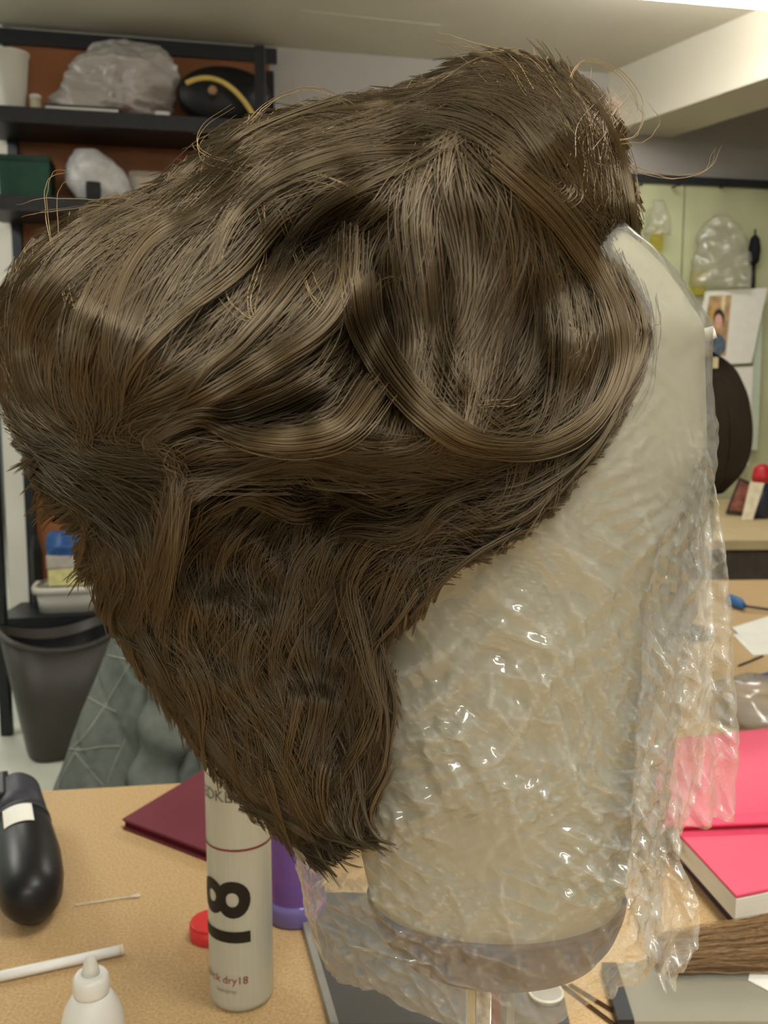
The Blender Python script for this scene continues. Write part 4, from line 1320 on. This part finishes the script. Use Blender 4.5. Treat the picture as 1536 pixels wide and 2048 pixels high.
# ragged edge strands all along the outline
edge = INS & (DST < 34)
grow('outline_hair', 300, 6, edge & (PYg < 960), F_UP, T_UP, 160, 380, .002, 9, .0001, wander=.35, free=.35)
grow('ragged_end_hair', 260, 8, edge & (PYg > 900), F_LO, T_LO, 120, 260, .002, 9, .0001, wander=.35, free=.35)

# single locks that stand out
def lock(pts, width, n, lift, tipf=.45, rad=.00014, tone=None):
    c = catmull(pts, 26)[None]
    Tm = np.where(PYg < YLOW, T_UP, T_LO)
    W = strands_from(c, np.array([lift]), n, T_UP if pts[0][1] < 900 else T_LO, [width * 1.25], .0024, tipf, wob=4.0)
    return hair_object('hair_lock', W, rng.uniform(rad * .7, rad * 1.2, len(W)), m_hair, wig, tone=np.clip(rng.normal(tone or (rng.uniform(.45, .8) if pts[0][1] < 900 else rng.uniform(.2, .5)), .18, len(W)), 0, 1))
LOCKS = [
 ([(720, 560), (735, 650), (790, 750), (870, 835), (960, 885), (1100, 893)], 14, 120, .010),
 ([(1000, 320), (1110, 420), (1190, 530), (1240, 640), (1240, 740), (1190, 835), (1100, 888), (1000, 895), (930, 865), (900, 830)], 13, 150, .008),
 ([(880, 300), (840, 420), (850, 560), (870, 690), (930, 800), (1010, 870), (1110, 890)], 19, 130, .006),
 ([(900, 320), (930, 480), (930, 620), (880, 720), (850, 800)], 19, 120, .005),
 ([(700, 470), (690, 570), (640, 650), (540, 720), (420, 790), (330, 830)], 12, 110, .011),
 ([(620, 520), (560, 600), (480, 690), (420, 740), (370, 800)], 10, 80, .010),
 ([(760, 760), (690, 850), (600, 880), (500, 875), (420, 845)], 13, 120, .010),
 ([(960, 900), (860, 930), (740, 925), (650, 895), (600, 850)], 13, 120, .008),
 ([(850, 290), (700, 300), (560, 350), (470, 430), (420, 540)], 13, 110, .008),
 ([(500, 360), (400, 420), (300, 480), (240, 580), (215, 700), (240, 800)], 12, 110, .009),
 ([(300, 420), (180, 480), (80, 580), (40, 690), (70, 800), (160, 870), (280, 880)], 13, 120, .008),
 ([(1150, 410), (1230, 520), (1280, 620), (1285, 700), (1240, 800), (1180, 880)], 11, 120, .006),
 ([(540, 900), (440, 1000), (330, 1060), (220, 1080)], 12, 80, .007),
 ([(1040, 1060), (950, 1110), (880, 1170), (820, 1235)], 9, 80, .006),
 ([(740, 1240), (750, 1340), (775, 1440), (765, 1540), (720, 1610)], 10, 90, .006),
 ([(520, 1420), (580, 1540), (630, 1640), (700, 1690), (755, 1692)], 9, 80, .006),
 ([(250, 1150), (290, 1290), (390, 1440), (490, 1570), (590, 1690), (650, 1738)], 10, 90, .004),
]
LOCKS += [
 ([(560, 1540), (600, 1640), (640, 1715), (672, 1752)], 9, 70, .005),
 ([(630, 1540), (680, 1640), (725, 1682), (775, 1700)], 9, 70, .005),
 ([(715, 1530), (728, 1620), (752, 1672), (790, 1690)], 7, 50, .005),
 ([(760, 1290), (790, 1400), (782, 1480), (770, 1560)], 6, 40, .005),
]
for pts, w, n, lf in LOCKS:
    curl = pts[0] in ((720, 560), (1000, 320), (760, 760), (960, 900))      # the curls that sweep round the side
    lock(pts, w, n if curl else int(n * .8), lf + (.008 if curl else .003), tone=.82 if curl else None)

# fly away hairs
FLY = [
 [(720, 385), (640, 352), (560, 345), (450, 325), (398, 300), (410, 255), (470, 215)],
 [(135, 610), (108, 490), (95, 410), (108, 358), (145, 352)],
 [(1180, 300), (1160, 220), (1130, 170), (1160, 128), (1230, 150), (1270, 215), (1240, 270)],
 [(1050, 180), (1000, 110), (920, 80), (850, 60)],
 [(1120, 190), (1060, 110), (970, 95)],
 [(1240, 330), (1300, 350), (1360, 360), (1420, 345), (1440, 300)],
 [(1230, 280), (1280, 270), (1300, 230), (1275, 190)],
 [(1200, 470), (1260, 560), (1300, 640), (1300, 700), (1270, 760)],
 [(700, 560), (740, 720), (860, 800), (1010, 805), (1060, 780)],
 [(560, 420), (600, 520), (640, 600), (690, 640)],
 [(520, 400), (530, 500), (500, 600), (520, 660)],
 [(440, 480), (430, 560), (470, 630), (560, 660)],
 [(740, 1300), (860, 1290), (980, 1310), (1080, 1340)],
 [(500, 240), (560, 190), (640, 170), (700, 200)],
 [(300, 400), (200, 400), (100, 405), (40, 420)],
 [(740, 600), (780, 560), (830, 570)],
 [(1120, 620), (1170, 680), (1150, 720), (1110, 730)],
 [(120, 850), (60, 830), (20, 760), (0, 700)],
]
FW = []
for f in FLY:
    for k in range(3):
        c = catmull(f, NP) + rng.normal(0, 1, 2) * 7 + np.cumsum(rng.normal(0, 1.2, (NP, 2)), 0)
        h = samp(T_UP if f[0][1] < 1000 else T_LO, c[:, 0], c[:, 1]) + .012
        FW.append(at_np(c[:, 0], c[:, 1], Y0 - h))
# many short random ones over the crown outline
sd = seeds(330, INS & (DST < 120) & (PYg < 860))
c = integrate(sd, F_UP, rng.uniform(120, 300, 330), wander=.9, freq=.012)
out = rng.normal(0, 16, (330, 1, 2)) * np.linspace(0, 1, NP)[None, :, None] ** 2
c = c + out
h = samp(T_UP, c[..., 0], c[..., 1]) * np.where(c[..., 1] > 930, .66, 1.0) + rng.uniform(.002, .010, (330, 1))
m_fly = hair_mat('flyaway', (120, 96, 62), (186, 160, 114))
hair_object('long_flyaway_hair', np.array(FW), .00014, m_fly, wig, kind='stuff')
hair_object('flyaway_hair', at_np(c[..., 0], c[..., 1], Y0 - h), .00010, m_fly, wig, kind='stuff')
# wisps lying over the forehead
fw = []
for k in range(55):
    o_ = rng.normal(0, 16, 2); sp_ = rng.normal(-6, 13)
    cc_ = catmull([(1165 + o_[0], 400 + o_[1]), (1225 + o_[0] * .8, 478 + o_[1]), (1272 + o_[0] * .7 + sp_, 560 + o_[1]), (1298 + o_[0] * .5 + sp_, 640), (1292 + sp_, 715 + o_[1] * 2), (1255 + sp_, 790 + o_[1] * 2)], NP)
    hh = np.maximum(samp(T_UP, cc_[:, 0], cc_[:, 1]), samp(BLK, cc_[:, 0], cc_[:, 1])) + .004 + abs(rng.normal(0, .003))
    fw.append(at_np(cc_[:, 0], cc_[:, 1], Y0 - hh))
hair_object('forehead_wisps', np.array(fw), .00012, m_hair, wig, kind='stuff')
# upright tuft at the front hairline
tw = []
for k in range(260):
    x0 = rng.normal(1195, 22); y0 = rng.normal(300, 18)
    e = (rng.normal(1232, 16), rng.normal(205, 16))
    mid = ((x0 + e[0]) / 2 - 14 + rng.normal(0, 6), (y0 + e[1]) / 2)
    cc_ = catmull([(x0, y0), mid, e], NP)
    hh = samp(T_UP, cc_[:, 0], cc_[:, 1]) + .004 + rng.normal(0, .004)
    tw.append(at_np(cc_[:, 0], cc_[:, 1], Y0 - hh))
hair_object('front_tuft', np.array(tw), .00011, hair_mat('tuft_hair', (104, 84, 64), (190, 170, 150)), wig, kind='stuff')
# lace corner of the wig cap
V = [at(x, y, Y0 - float(samp(T_LO, np.array([1100.0]), np.array([985.0]))[0]) - .003) for x, y in ((1120, 960), (1160, 962), (1158, 985), (1128, 1012), (1100, 1010))]
n5 = len(V)
V2 = [v + Vector((0, .0008, 0)) for v in V]
mesh_obj('wig_cap_lace', V + V2, [tuple(range(n5)), tuple(range(n5, 2 * n5))[::-1]] + [(i, (i + 1) % n5, n5 + (i + 1) % n5, n5 + i) for i in range(n5)], mat('cap_lace', (120, 112, 110), .8), wig, smooth=False)

# ---- second, dark brown wig on its own block on the side table
W2 = atz(1432, 1150, TABLE)
w2y = 1.80
d2 = empty('dark_wig', at(1420, 985, w2y), 'smooth dark brown bob wig on a second block behind the bag', 'wig')
drows = [(700, 1330, 1410, .02), (712, 1296, 1440, .06), (740, 1270, 1466, .085), (790, 1252, 1488, .10), (850, 1245, 1497, .105), (905, 1255, 1494, .10), (950, 1275, 1474, .09), (982, 1300, 1440, .07)]
m_dark = mat('dark_hair_core', (16, 11, 9), .7, var=.3, scale=40)
loft('hair_cushion', drows, w2y, 40, 48, m_dark, d2)
D = interp_rows(drows, 40)
ND = 2600
aa = rng.uniform(0, 2 * math.pi, ND)
paths = []
for a in aa:
    i0 = rng.uniform(0, 6); i1 = rng.uniform(34, 39)
    kk = np.linspace(i0, i1, 10)
    a2 = a + rng.normal(0, .03) * np.linspace(0, 1, 10)
    py = np.interp(kk, np.arange(40), D[:, 0]); Lx = np.interp(kk, np.arange(40), D[:, 1]); Rx = np.interp(kk, np.arange(40), D[:, 2]); bb_ = np.interp(kk, np.arange(40), D[:, 3])
    g = 1.0 + rng.uniform(0, .015)
    l3, r3 = at_np(Lx, py, np.full(10, w2y)), at_np(Rx, py, np.full(10, w2y))
    x = (l3[:, 0] + r3[:, 0]) / 2 + (r3[:, 0] - l3[:, 0]) / 2 * np.cos(a2) * g
    paths.append(np.stack([x, w2y + bb_ * np.sin(a2) * g, l3[:, 2]], 1))
hair_object('hair_strands', np.array(paths), .0006, hair_mat('dark_hair', (14, 9, 7), (32, 21, 17), shine=.10), d2, kind='stuff')
kn = at(1408, 705, w2y - .05)
w2c = at(1372, 985, w2y)
bk2 = empty('second_block', Vector((w2c.x, w2y, TABLE)), 'tan block and stand under the dark brown wig', 'wig block')
lathe('block_neck', [(.05, .19), (.055, .215), (.05, .26)], (w2c.x, w2y, TABLE), (0, 0, 1), m_canvas, bk2, seg=32)
lathe('stand_post', [(.012, .01), (.012, .195)], (w2c.x, w2y, TABLE), (0, 0, 1), m_black, bk2, seg=20)
lathe('stand_base', [(.06, 0), (.06, .01), (.02, .016)], (w2c.x, w2y, TABLE), (0, 0, 1), m_black, bk2, seg=32)
# tan clip on top of the dark wig
hc = at(1405, 708, w2y - .07)
hce = empty('hair_clip', hc, 'small tan claw clip on top of the dark brown wig', 'hair clip')
lathe('clip_body', [(.006, 0), (.012, .006), (.012, .018), (.006, .024)], hc + Vector((0, 0, -.006)), (.4, -.2, 1), mat('tan_clip', (170, 146, 104), .4), hce, seg=14)
boxc('clip_tooth', hc + Vector((.02, -.01, -.016)), (.010, .006, .02), mat('cream_tooth', (206, 192, 150), .4), hce, rz=.4, bevel=.002)
